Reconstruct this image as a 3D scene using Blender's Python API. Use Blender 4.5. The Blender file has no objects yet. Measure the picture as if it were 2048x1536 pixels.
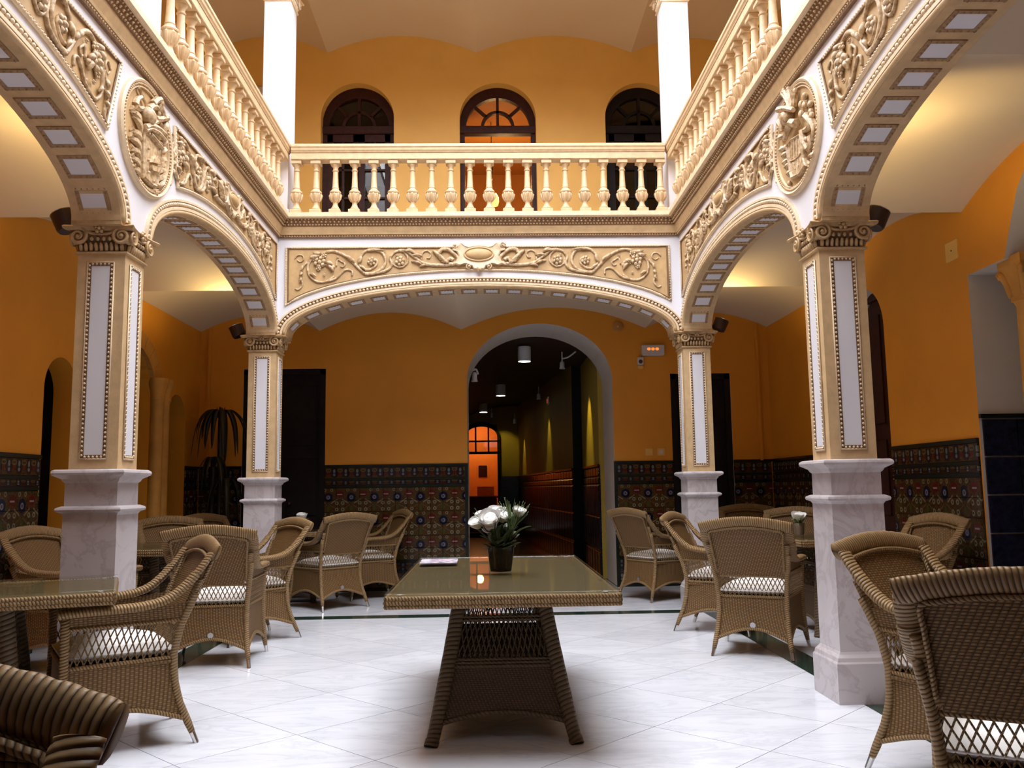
import bpy, math, random
from math import sin, cos, pi, sqrt, radians, floor
from mathutils import Vector, Matrix
random.seed(7)
S = bpy.context.scene
COL = S.collection

# ------------------------------------------------------------------ camera, sky, exposure
cam_d = bpy.data.cameras.new('camera')
cam = bpy.data.objects.new('camera', cam_d); COL.objects.link(cam); S.camera = cam
cam_d.sensor_fit = 'HORIZONTAL'; cam_d.sensor_width = 36.0
cam_d.lens = 36.0 * 1745.44 / 2048.0
cam_d.clip_start = 0.05; cam_d.clip_end = 200
_R = Vector((0.99953195, -0.02709757, -0.01419855)); _U = Vector((0.01087815, -0.1189705, 0.9928382)); _F = Vector((0.02859271, 0.99252796, 0.11862005))
cam.matrix_world = Matrix(((_R.x, _U.x, -_F.x, 0), (_R.y, _U.y, -_F.y, 0), (_R.z, _U.z, -_F.z, 1.2), (0, 0, 0, 1)))

SKY = 15.0
world = bpy.data.worlds.new('sky'); S.world = world; world.use_nodes = True
_bg = world.node_tree.nodes['Background']
_bg.inputs[0].default_value = (0.90, 0.93, 1.0, 1); _bg.inputs[1].default_value = SKY
S.view_settings.view_transform = 'Standard'; S.view_settings.look = 'None'
S.view_settings.gamma = 1.0; S.view_settings.use_curve_mapping = False
S.view_settings.exposure = -0.38
S.cycles.max_bounces = 8; S.cycles.diffuse_bounces = 4; S.cycles.glossy_bounces = 3
S.cycles.transparent_max_bounces = 12; S.cycles.caustics_reflective = False; S.cycles.caustics_refractive = False
S.cycles.sample_clamp_indirect = 6.0

# ------------------------------------------------------------------ main dimensions (metres)
XL, XR = -2.06, 1.95            # courtyard faces of the left and right arcades
YN, YF, YS = 4.93, 8.51, 1.35   # near columns, far columns (back arcade face), south arcade
W = 0.268                       # shaft width / arcade thickness
WL, WR, YB = -3.52, 3.52, 10.73 # gallery walls
ZSP, ZC, ZT = 3.17, 3.705, 3.90 # vault springing, underside and top of the cornice
ZU = 6.81                       # upper vault springing
ZROOF = 7.4

_pd = bpy.data.lights.new('roof_opening', 'AREA'); _pd.shape = 'RECTANGLE'
_pd.size = XR - XL; _pd.size_y = YF - YS - W; _pd.cycles.is_portal = True
_po = bpy.data.objects.new('roof_opening', _pd); COL.objects.link(_po)
_po.location = ((XL + XR) / 2, (YF + YS + W) / 2, ZROOF + .02)

# ------------------------------------------------------------------ materials
MATS = {}
def nodes_of(name):
    m = bpy.data.materials.new(name); m.use_nodes = True
    nt = m.node_tree; b = nt.nodes['Principled BSDF']
    return m, nt, b
def lk(nt, a, b): nt.links.new(a, b)
def ramp(nt, fac, stops):
    r = nt.nodes.new('ShaderNodeValToRGB'); lk(nt, fac, r.inputs[0])
    el = r.color_ramp.elements
    while len(el) < len(stops): el.new(0.5)
    for e, (p, c) in zip(el, stops): e.position = p; e.color = (*c, 1)
    return r.outputs[0]
def noise(nt, scale, detail=4, rough=.55, vec=None, dist=0):
    n = nt.nodes.new('ShaderNodeTexNoise'); n.inputs['Scale'].default_value = scale
    n.inputs['Detail'].default_value = detail; n.inputs['Roughness'].default_value = rough; n.inputs['Distortion'].default_value = dist
    if vec is not None: lk(nt, vec, n.inputs['Vector'])
    return n.outputs['Fac']
def pos(nt):
    return nt.nodes.new('ShaderNodeNewGeometry').outputs['Position']
def objco(nt):
    return nt.nodes.new('ShaderNodeTexCoord').outputs['Object']
def bump(nt, b, h, strength=.3, dist=.01):
    n = nt.nodes.new('ShaderNodeBump'); n.inputs['Strength'].default_value = strength; n.inputs['Distance'].default_value = dist
    lk(nt, h, n.inputs['Height']); lk(nt, n.outputs[0], b.inputs['Normal'])
def mth(nt, op, a, b=None, c=None):
    n = nt.nodes.new('ShaderNodeMath'); n.operation = op
    for i, v in enumerate((a, b, c)):
        if v is None: continue
        if isinstance(v, (int, float)): n.inputs[i].default_value = v
        else: lk(nt, v, n.inputs[i])
    return n.outputs[0]
def mixc(nt, fac, a, b):
    n = nt.nodes.new('ShaderNodeMix'); n.data_type = 'RGBA'
    for i, v in ((0, fac), (6, a), (7, b)):
        if isinstance(v, tuple): n.inputs[i].default_value = (*v, 1) if len(v) == 3 else v
        elif isinstance(v, (int, float)): n.inputs[i].default_value = v
        else: lk(nt, v, n.inputs[i])
    return n.outputs[2]
def sepxyz(nt, v):
    n = nt.nodes.new('ShaderNodeSeparateXYZ'); lk(nt, v, n.inputs[0]); return n.outputs
def comb(nt, x, y, z):
    n = nt.nodes.new('ShaderNodeCombineXYZ')
    for i, v in enumerate((x, y, z)):
        if isinstance(v, (int, float)): n.inputs[i].default_value = v
        else: lk(nt, v, n.inputs[i])
    return n.outputs[0]

def plain(name, c, rough=.6, metal=0, var=.12, scale=6, bmp=0, spec=.5, emit=None, es=0, bscale=60):
    m, nt, b = nodes_of(name)
    b.inputs['Roughness'].default_value = rough; b.inputs['Metallic'].default_value = metal
    b.inputs['Specular IOR Level'].default_value = spec
    p = pos(nt)
    f = noise(nt, scale, 5, .6, p)
    d = tuple(x * (1 - var) for x in c); e = tuple(min(1, x * (1 + var)) for x in c)
    lk(nt, ramp(nt, f, [(.3, d), (.7, e)]), b.inputs['Base Color'])
    if bmp: bump(nt, b, noise(nt, bscale, 3, .6, p), bmp, .004)
    if emit:
        b.inputs['Emission Color'].default_value = (*emit, 1); b.inputs['Emission Strength'].default_value = es
    MATS[name] = m
    return m
plain('white_plaster', (.74, .725, .755), .55, var=.03, scale=2, bmp=.05)
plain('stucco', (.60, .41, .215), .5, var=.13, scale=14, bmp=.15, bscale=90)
plain('stucco_light', (.74, .57, .37), .5, var=.10, scale=16, bmp=.1)
plain('panel_ground', (.52, .335, .15), .55, var=.16, scale=9, bmp=.12)
plain('patina', (.19, .095, .04), .6, var=.25, scale=30)
plain('stucco_mid', (.63, .445, .25), .5, var=.12, scale=18, bmp=.1)
plain('capital_gold', (.50, .325, .155), .45, var=.2, scale=24, bmp=.12)
plain('coffer_brown', (.36, .22, .11), .55, var=.2, scale=30)
def antique(name, hi, lo, scale):
    m, nt, b = nodes_of(name); b.inputs['Roughness'].default_value = .45
    f = noise(nt, scale, 6, .65, pos(nt))
    lk(nt, ramp(nt, f, [(.36, lo), (.50, tuple((x+y)/2*1.05 for x, y in zip(hi, lo))), (.60, hi)]), b.inputs['Base Color'])
    bump(nt, b, noise(nt, 120, 3, .6, pos(nt)), .15, .003); MATS[name] = m
antique('relief', (.70, .53, .33), (.34, .20, .085), 34)
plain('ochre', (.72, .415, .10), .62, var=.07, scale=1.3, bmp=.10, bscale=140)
plain('ochre_bounce', (.64, .25, .014), .62, var=.07, scale=1.3, bmp=.10, bscale=140)  # same wall paint, with the galleries' orange bounce light mixed into the colour
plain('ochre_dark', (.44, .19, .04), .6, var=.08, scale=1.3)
plain('vault', (.60, .485, .34), .7, var=.03, scale=1.1, bmp=.04)
plain('jamb_plaster', (.62, .56, .50), .6, var=.04, scale=1.5)
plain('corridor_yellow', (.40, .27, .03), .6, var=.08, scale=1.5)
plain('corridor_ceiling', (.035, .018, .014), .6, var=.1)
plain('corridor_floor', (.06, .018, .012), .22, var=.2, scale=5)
plain('dark_shell', (.05, .035, .03), .8, var=.1)
plain('dark_wood', (.035, .009, .006), .5, var=.35, scale=18, bmp=.1, spec=.2)
plain('black_wood', (.010, .007, .007), .6, var=.3, scale=12, spec=.15)
plain('white_paint', (.78, .77, .78), .4, var=.02)
plain('metal_dark', (.035, .016, .012), .4, var=.2)
plain('chrome', (.65, .64, .62), .25, metal=1, var=.05)
plain('plastic_grey', (.55, .50, .50), .4, var=.03)
plain('pot_metal', (.34, .27, .20), .3, metal=.8, var=.15)
plain('portal_stone', (.50, .235, .04), .6, var=.2, scale=5, bmp=.2)
plain('cushion', (.80, .76, .70), .8, var=.03, scale=40, bmp=.15, bscale=500)
plain('rose_petal', (.86, .84, .80), .55, var=.04, scale=60)
plain('foliage', (.045, .065, .02), .5, var=.4, scale=40)
plain('foliage_light', (.14, .20, .07), .45, var=.3, scale=30)
plain('palm_leaf', (.018, .016, .008), .5, var=.4, scale=20)
plain('soil', (.02, .014, .01), .9, var=.3, scale=50)
plain('vase_dark', (.030, .018, .012), .12, var=.4, scale=60)
plain('tile_edge', (.010, .013, .010), .25, var=.3, scale=10, spec=.3)
plain('grout', (.42, .41, .40), .6, var=.05)
plain('lamp_glow', (.9, .8, .6), .5, emit=(1, .80, .45), es=22)
plain('downlight_glow', (.9, .9, .9), .5, emit=(1, .95, .85), es=14)
plain('sign_glow', (.8, .3, .1), .5, emit=(1, .28, .05), es=1.1)
plain('red_glow', (.5, .05, .02), .5, emit=(1, .1, .03), es=.5)
plain('lamp_shade_glow', (.9, .6, .2), .5, emit=(1, .55, .12), es=3.0)

def marble(name, base, vein, rough, sc, per_obj=False, veinw=(.46, .52, .56), bl=0.0):
    m, nt, b = nodes_of(name)
    b.inputs['Roughness'].default_value = rough
    p = pos(nt)
    if per_obj:
        oi = nt.nodes.new('ShaderNodeObjectInfo')
        off = comb(nt, mth(nt, 'MULTIPLY', oi.outputs['Random'], 37.0), mth(nt, 'MULTIPLY', oi.outputs['Random'], 91.0), 0)
        va = nt.nodes.new('ShaderNodeVectorMath'); va.operation = 'ADD'; lk(nt, p, va.inputs[0]); lk(nt, off, va.inputs[1])
        p = va.outputs[0]
        mp = nt.nodes.new('ShaderNodeMapping'); lk(nt, p, mp.inputs[0]); mp.inputs['Rotation'].default_value = (0, 0, .5); mp.inputs['Scale'].default_value = (1, 3.2, 1)
        p = mp.outputs[0]
    f = noise(nt, sc, 8, .62, p, 1.2)
    c = ramp(nt, f, [(veinw[0], base), (veinw[1], vein), (veinw[2], base)])
    f2 = noise(nt, sc * .6, 6, .6, p, .5)
    c2 = ramp(nt, f2, [(.35, tuple(x * .86 for x in base)), (.65, tuple(min(1, x * 1.05) for x in base))])
    c = mixc(nt, .55, c, c2)
    if per_obj:
        oi2 = mth(nt, 'MULTIPLY_ADD', oi.outputs['Random'], .10, .92)
        hsv = nt.nodes.new('ShaderNodeHueSaturation'); lk(nt, c, hsv.inputs['Color']); lk(nt, oi2, hsv.inputs['Value']); c = hsv.outputs[0]
    lk(nt, c, b.inputs['Base Color'])
    MATS[name] = m
marble('floor_marble', (.80, .81, .85), (.60, .62, .68), .16, 1.6, True)
marble('floor_marble_shade', (.74, .74, .78), (.50, .50, .56), .16, 1.6, True)  # same white marble, gallery shade put in as a darker colour
marble('green_marble', (.012, .030, .022), (.05, .11, .07), .14, 14)
marble('pedestal_marble', (.55, .50, .50), (.34, .27, .27), .30, 3.2)

# wicker: interlaced strands, from object coordinates
def wicker(name, c_dark, c_mid, c_light, ps, pt, strength=.8, diag=False):
    m, nt, b = nodes_of(name)
    b.inputs['Roughness'].default_value = .55; b.inputs['Specular IOR Level'].default_value = .3
    x, y, z = sepxyz(nt, objco(nt))
    if diag:
        s = mth(nt, 'ADD', mth(nt, 'ADD', x, y), mth(nt, 'MULTIPLY', z, .8)); t = mth(nt, 'SUBTRACT', z, mth(nt, 'MULTIPLY', x, .4))
    else:
        s = mth(nt, 'ADD', x, y); t = z
    row = mth(nt, 'FLOOR', mth(nt, 'DIVIDE', t, pt))
    u = mth(nt, 'DIVIDE', s, ps)
    hs = mth(nt, 'ABSOLUTE', mth(nt, 'SINE', mth(nt, 'MULTIPLY', u, pi)))
    ht = mth(nt, 'ABSOLUTE', mth(nt, 'SINE', mth(nt, 'MULTIPLY', mth(nt, 'DIVIDE', t, pt), pi)))
    alt = mth(nt, 'FRACT', mth(nt, 'MULTIPLY', mth(nt, 'ADD', row, mth(nt, 'FLOOR', u)), .5))
    h = mth(nt, 'MULTIPLY', mth(nt, 'MULTIPLY', mth(nt, 'POWER', hs, .7), mth(nt, 'POWER', ht, .5)), mth(nt, 'MULTIPLY_ADD', alt, .7, .65))
    nz = noise(nt, 16, 4, .6, objco(nt))
    nb = noise(nt, 2.4, 3, .5, comb(nt, mth(nt, 'MULTIPLY', s, .15), 0, mth(nt, 'MULTIPLY', t, 9)))
    col = ramp(nt, h, [(.05, c_dark), (.5, c_mid), (1, c_light)])
    col = mixc(nt, mth(nt, 'MULTIPLY', nz, .5), col, tuple(v * .75 for v in c_mid))
    col = mixc(nt, mth(nt, 'MULTIPLY', nb, .45), col, c_mid)
    lk(nt, col, b.inputs['Base Color'])
    bump(nt, b, h, strength, .004)
    MATS[name] = m
wicker('wicker_weave', (.012, .005, .001), (.165, .085, .026), (.36, .220, .088), .0185, .0095)
wicker('wicker_table', (.010, .005, .002), (.080, .045, .020), (.14, .088, .042), .016, .009)
wicker('wicker_top', (.05, .030, .010), (.155, .100, .040), (.235, .165, .075), .013, .4)
# wrapped cane: helical strands around each tube, from the tube's own length and angle
def rope(name, c_dark, c_mid, c_light, pitch):
    m, nt, b = nodes_of(name)
    b.inputs['Roughness'].default_value = .5; b.inputs['Specular IOR Level'].default_value = .35
    a = nt.nodes.new('ShaderNodeAttribute'); a.attribute_name = 'strand'
    d, cc, ss = sepxyz(nt, a.outputs['Vector'])
    k = mth(nt, 'MULTIPLY', d, pi/pitch)
    st = mth(nt, 'ADD', mth(nt, 'MULTIPLY', mth(nt, 'SINE', k), cc), mth(nt, 'MULTIPLY', mth(nt, 'COSINE', k), ss))
    h = mth(nt, 'POWER', mth(nt, 'ABSOLUTE', st), .55)
    nz = noise(nt, 22, 4, .6, objco(nt))
    col = ramp(nt, h, [(.10, c_dark), (.45, c_mid), (1, c_light)])
    col = mixc(nt, mth(nt, 'MULTIPLY', nz, .55), col, tuple(v*.7 for v in c_mid))
    lk(nt, col, b.inputs['Base Color']); bump(nt, b, h, .9, .005)
    MATS[name] = m
rope('wicker_rope', (.022, .010, .003), (.185, .100, .034), (.36, .225, .098), .0145)
rope('wicker_rope_dark', (.012, .006, .003), (.075, .042, .018), (.13, .082, .040), .022)

# thin glass: clear with a Fresnel sheen
def glass(name, tint, ior=1.5, rough=.01, boost=1.0):
    m, nt, b = nodes_of(name); nt.nodes.remove(b)
    out = nt.nodes['Material Output']
    t = nt.nodes.new('ShaderNodeBsdfTransparent'); t.inputs[0].default_value = (*tint, 1)
    g = nt.nodes.new('ShaderNodeBsdfGlossy'); g.inputs['Roughness'].default_value = rough
    fr = nt.nodes.new('ShaderNodeFresnel'); fr.inputs[0].default_value = ior
    mx = nt.nodes.new('ShaderNodeMixShader')
    lk(nt, mth(nt, 'MINIMUM', mth(nt, 'MULTIPLY', fr.outputs[0], boost), 1.0), mx.inputs[0])
    lk(nt, t.outputs[0], mx.inputs[1]); lk(nt, g.outputs[0], mx.inputs[2]); lk(nt, mx.outputs[0], out.inputs[0])
    MATS[name] = m
glass('glass_top', (.95, .97, .95), 1.5, boost=.40)
glass('glass_pane', (.75, .70, .65), 1.5)
glass('glass_vase', (.55, .50, .42), 1.5)

# glazed azulejo dado: repeating motif laid out on the wall plane (world metres)
def azulejo(name, su, sv, u0, v0, dim=.42, frieze=False):
    m, nt, b = nodes_of(name)
    b.inputs['Roughness'].default_value = .18; b.inputs['Specular IOR Level'].default_value = .28
    x, y, z = sepxyz(nt, pos(nt))
    s = mth(nt, 'ADD', x, y)
    U = mth(nt, 'SUBTRACT', mth(nt, 'FRACT', mth(nt, 'DIVIDE', mth(nt, 'SUBTRACT', s, u0), su)), .5)
    V = mth(nt, 'SUBTRACT', mth(nt, 'FRACT', mth(nt, 'DIVIDE', mth(nt, 'SUBTRACT', z, v0), sv)), .5)
    A = mth(nt, 'ABSOLUTE', U)
    def disk(cx, cy, r, sy=1.0):
        d = mth(nt, 'SQRT', mth(nt, 'ADD', mth(nt, 'POWER', mth(nt, 'SUBTRACT', A, cx), 2), mth(nt, 'POWER', mth(nt, 'MULTIPLY', mth(nt, 'SUBTRACT', V, cy), sy), 2)))
        return mth(nt, 'LESS_THAN', d, r), d
    def ring(cx, cy, r, w):
        _, d = disk(cx, cy, r)
        return mth(nt, 'LESS_THAN', mth(nt, 'ABSOLUTE', mth(nt, 'SUBTRACT', d, r)), w)
    def bar(x0, x1, k, c, w):  # |V-(k*A+c)|<w inside x0..x1
        l = mth(nt, 'ABSOLUTE', mth(nt, 'SUBTRACT', V, mth(nt, 'MULTIPLY_ADD', A, k, c)))
        return mth(nt, 'MULTIPLY', mth(nt, 'LESS_THAN', l, w), mth(nt, 'MULTIPLY', mth(nt, 'GREATER_THAN', A, x0), mth(nt, 'LESS_THAN', A, x1)))
    nzv = noise(nt, 42, 3, .6, pos(nt))
    dk = lambda c: tuple(v * dim for v in c)
    col = ramp(nt, nzv, [(.38, dk((.11, .022, .008))), (.52, dk((.16, .075, .020))), (.62, dk((.055, .070, .018)))])
    if frieze:
        col = mixc(nt, disk(0, .02, .36, .75)[0], col, dk((.045, .025, .03)))
        col = mixc(nt, disk(0, -.18, .11)[0], col, dk((.26, .26, .30)))
        col = mixc(nt, disk(0, .16, .10, .55)[0], col, dk((.24, .28, .26)))
        col = mixc(nt, ring(.42, .22, .12, .035), col, dk((.22, .16, .06)))
        col = mixc(nt, disk(.5, -.1, .13)[0], col, dk((.20, .02, .01)))
        col = mixc(nt, mth(nt, 'GREATER_THAN', mth(nt, 'ABSOLUTE', V), .45), col, dk((.10, .07, .03)))
    else:
        col = mixc(nt, disk(.5, .26, .17, 1.3)[0], col, dk((.19, .018, .010)))
        col = mixc(nt, disk(0, .12, .19, 1.0)[0], col, dk((.010, .016, .050)))
        col = mixc(nt, disk(0, .12, .085)[0], col, dk((.30, .30, .36)))
        col = mixc(nt, disk(0, .12, .045)[0], col, dk((.18, .08, .10)))
        col = mixc(nt, bar(.12, .40, .62, -.20, .026), col, dk((.36, .30, .17)))
        col = mixc(nt, bar(.05, .34, -.55, -.16, .018), col, dk((.20, .13, .05)))
        col = mixc(nt, ring(.37, -.12, .055, .02), col, dk((.36, .34, .20)))
        col = mixc(nt, ring(.37, -.38, .055, .02), col, dk((.36, .34, .20)))
        col = mixc(nt, ring(.15, .42, .05, .018), col, dk((.30, .26, .14)))
        col = mixc(nt, mth(nt, 'MULTIPLY', mth(nt, 'GREATER_THAN', A, .39), mth(nt, 'LESS_THAN', mth(nt, 'ABSOLUTE', mth(nt, 'SUBTRACT', V, .24)), .022)), col, dk((.45, .43, .38)))
        col = mixc(nt, disk(0, -.33, .07, .6)[0], col, dk((.10, .11, .02)))
    lk(nt, col, b.inputs['Base Color'])
    MATS[name] = m
azulejo('tile_field', .278, .29, .02, .36)
azulejo('tile_frieze', .139, .13, .02, 1.35, frieze=True)
azulejo('tile_band', .139, .055, .02, 1.265, dim=.3, frieze=True)
plain('tile_blue', (.012, .013, .028), .30, var=.7, scale=24, spec=.12)

def printed(name):   # glossy magazine cover
    m, nt, b = nodes_of(name); b.inputs['Roughness'].default_value = .3
    f = noise(nt, 11, 3, .5, pos(nt), .6)
    lk(nt, ramp(nt, f, [(.40, (.78, .76, .82)), (.47, (.62, .42, .50)), (.53, (.12, .10, .24)), (.60, (.80, .78, .84))]), b.inputs['Base Color'])
    MATS[name] = m
printed('magazine_print')

# ------------------------------------------------------------------ mesh building
class MB:
    def __init__(s): s.v = []; s.f = []; s.a = {}
    def add(s, vs, fs):
        o = len(s.v); s.v.extend(vs); s.f.extend([tuple(i + o for i in f) for f in fs])
    def box(s, x0, x1, y0, y1, z0, z1):
        s.add([(x0,y0,z0),(x1,y0,z0),(x1,y1,z0),(x0,y1,z0),(x0,y0,z1),(x1,y0,z1),(x1,y1,z1),(x0,y1,z1)],
              [(0,3,2,1),(4,5,6,7),(0,1,5,4),(1,2,6,5),(2,3,7,6),(3,0,4,7)])
        return s
    def cbox(s, x0, x1, y0, y1, z0, z1, c):   # box with chamfered top and bottom edges
        r = lambda d, z: [(x0+d,y0+d,z),(x1-d,y0+d,z),(x1-d,y1-d,z),(x0+d,y1-d,z)]
        s.loft([r(c,z0), r(0,z0+c), r(0,z1-c), r(c,z1)], True, True)
        return s
    def loft(s, rings, closed=True, caps=False):
        n = len(rings[0]); o = len(s.v)
        for r in rings: s.v.extend([tuple(p) for p in r])
        m = n if closed else n - 1
        for i in range(len(rings) - 1):
            for j in range(m):
                k = (j + 1) % n
                s.f.append((o+i*n+j, o+i*n+k, o+(i+1)*n+k, o+(i+1)*n+j))
        if caps:
            s.f.append(tuple(o + j for j in reversed(range(n)))); e = o + (len(rings)-1)*n
            s.f.append(tuple(e + j for j in range(n)))
        return s
    def grid(s, fn, nu, nv):
        o = len(s.v)
        for i in range(nu + 1):
            for j in range(nv + 1): s.v.append(tuple(fn(i / nu, j / nv)))
        for i in range(nu):
            for j in range(nv):
                a = o + i*(nv+1) + j; s.f.append((a, a+nv+1, a+nv+2, a+1))
        return s
    def lathe(s, prof, n=16, c=(0,0,0), caps=True):
        s.loft([[(c[0]+r*cos(2*pi*k/n), c[1]+r*sin(2*pi*k/n), c[2]+z) for k in range(n)] for r, z in prof], True, caps)
        return s
    def tube(s, pts, r, n=6, caps=True, closed=False, twist=None, flat=None, nrm=None):
        """pts: path; r: radius or list; flat: (wide, thin) half sizes with nrm list = direction of the thin axis; twist=(strands, pitch, depth): rope ridges"""
        P = [Vector(p) for p in pts]; N = len(P)
        if N < 2: return s
        T = []
        for i in range(N):
            a = P[i-1] if (i > 0 or closed) else P[i]; b = P[(i+1) % N] if (i < N-1 or closed) else P[i]
            t = (b - a); T.append(t.normalized() if t.length > 1e-9 else Vector((0,0,1)))
        up = Vector((0,0,1)) if abs(T[0].z) < .9 else Vector((1,0,0))
        n0 = (up - T[0]*up.dot(T[0])).normalized()
        rings = []; dist = 0.0; at = []
        for i in range(N):
            if i: dist += (P[i]-P[i-1]).length
            if nrm is not None:
                n0 = Vector(nrm[i]); n0 = (n0 - T[i]*n0.dot(T[i])).normalized()
            else:
                n0 = (n0 - T[i]*n0.dot(T[i]))
                n0 = n0.normalized() if n0.length > 1e-6 else T[i].orthogonal().normalized()
            bn = T[i].cross(n0)
            rr = r[i] if isinstance(r, (list, tuple)) else r
            ring = []
            for k in range(n):
                th = 2*pi*k/n; q = 1.0
                if twist: q = 1 - twist[2] + twist[2]*2*abs(sin(twist[0]*.5*(th + 2*pi*dist/twist[1])))**.7
                if flat: ring.append(P[i] + bn*cos(th)*flat[0]*q + n0*sin(th)*flat[1]*q)
                else: ring.append(P[i] + (bn*cos(th) + n0*sin(th))*rr*q)
            rings.append(ring); at.append(dist)
        if closed: rings.append(rings[0]); at.append(dist + (P[0]-P[-1]).length)
        o0 = len(s.v)
        for i, d in enumerate(at):
            for k in range(n): s.a[o0+i*n+k] = (d, cos(2*pi*k/n), sin(2*pi*k/n))
        s.loft(rings, True, caps and not closed)
        return s
    def ball(s, c, r, sx=1, sy=1, sz=1, n=6, m=4):
        rings = []
        for i in range(1, m):
            a = pi*i/m
            rings.append([(c[0]+r*sx*sin(a)*cos(2*pi*k/n), c[1]+r*sy*sin(a)*sin(2*pi*k/n), c[2]-r*sz*cos(a)) for k in range(n)])
        o = len(s.v); s.loft(rings)
        b = len(s.v); s.v.append((c[0],c[1],c[2]-r*sz)); s.v.append((c[0],c[1],c[2]+r*sz)); e = o+(m-2)*n
        for k in range(n):
            s.f.append((b, o+(k+1)%n, o+k)); s.f.append((b+1, e+k, e+(k+1)%n))
        return s
    def octa(s, c, r):
        x,y,z = c
        s.add([(x-r,y,z),(x+r,y,z),(x,y-r,z),(x,y+r,z),(x,y,z-r),(x,y,z+r)],
              [(0,2,5),(2,1,5),(1,3,5),(3,0,5),(2,0,4),(1,2,4),(3,1,4),(0,3,4)])
    def poly_prism(s, pts, f0, f1):   # pts: list of 2D points; f0/f1 map a point to the back/front
        n = len(pts); o = len(s.v)
        s.v.extend([tuple(f0(p)) for p in pts]); s.v.extend([tuple(f1(p)) for p in pts])
        s.f.append(tuple(o+i for i in reversed(range(n)))); s.f.append(tuple(o+n+i for i in range(n)))
        for i in range(n):
            j = (i+1) % n; s.f.append((o+i, o+j, o+n+j, o+n+i))
        return s
    def mapped(s, fn):
        q = MB(); q.v = [tuple(fn(*p)) for p in s.v]; q.f = list(s.f); q.a = dict(s.a); return q
    def mesh(s, name, mat, smooth=False, angle=None):
        me = bpy.data.meshes.new(name); me.from_pydata(s.v, [], s.f); me.update()
        import bmesh
        bm = bmesh.new(); bm.from_mesh(me); bmesh.ops.recalc_face_normals(bm, faces=bm.faces); bm.to_mesh(me); bm.free()
        if s.a:
            at = me.attributes.new('strand', 'FLOAT_VECTOR', 'POINT'); fl = [0.0]*(3*len(s.v))
            for i, t in s.a.items(): fl[3*i:3*i+3] = t
            at.data.foreach_set('vector', fl)
        me.materials.append(MATS[mat] if isinstance(mat, str) else mat)
        if smooth:
            me.polygons.foreach_set('use_smooth', [True]*len(me.polygons))
            if angle: me.set_sharp_from_angle(angle=radians(angle))
        return me
    def build(s, name, mat, parent=None, smooth=False, angle=None, loc=None):
        return link(name, s.mesh(name, mat, smooth, angle), parent, loc)
def link(name, me, parent=None, loc=None, mat=None):
    o = bpy.data.objects.new(name, me); COL.objects.link(o)
    if parent is not None: o.parent = parent
    if loc is not None: o.location = loc
    if mat is not None: o.matrix_basis = mat
    return o
def tag(o, label, cat, group=None, kind=None):
    o['label'] = label; o['category'] = cat
    if group: o['group'] = group
    if kind: o['kind'] = kind
    return o
def thing(name, label, cat, loc=(0,0,0), rz=0, group=None, kind=None):
    o = bpy.data.objects.new(name, None); COL.objects.link(o); o.empty_display_size = .1
    o.location = loc; o.rotation_euler = (0, 0, rz)
    return tag(o, label, cat, group, kind)
def dup(root, label, loc, rz=0):
    r = root.copy(); COL.objects.link(r); r.location = loc; r.rotation_euler = (0, 0, rz); r['label'] = label
    for ch in list(root.children):
        c = ch.copy(); COL.objects.link(c); c.parent = r
        for g in ch.children:
            d = g.copy(); COL.objects.link(d); d.parent = c
    return r
def catmull(pts, k=6, closed=False):
    P = [Vector(p) for p in pts]; n = len(P); out = []
    rng = range(n) if closed else range(n-1)
    for i in rng:
        p0 = P[i-1] if (i > 0 or closed) else P[i]; p1 = P[i]; p2 = P[(i+1) % n]; p3 = P[(i+2) % n] if (i+2 < n or closed) else P[(i+1) % n]
        for j in range(k):
            t = j/k
            out.append(.5*((2*p1)+(p2-p0)*t+(2*p0-5*p1+4*p2-p3)*t*t+(3*p1-p0-3*p2+p3)*t**3))
    if not closed: out.append(P[-1])
    return out
def interp(tab, x):
    if x <= tab[0][0]: return tab[0][1]
    for (a, fa), (b, fb) in zip(tab, tab[1:]):
        if x <= b: return fa + (fb-fa)*(x-a)/(b-a)
    return tab[-1][1]

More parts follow.
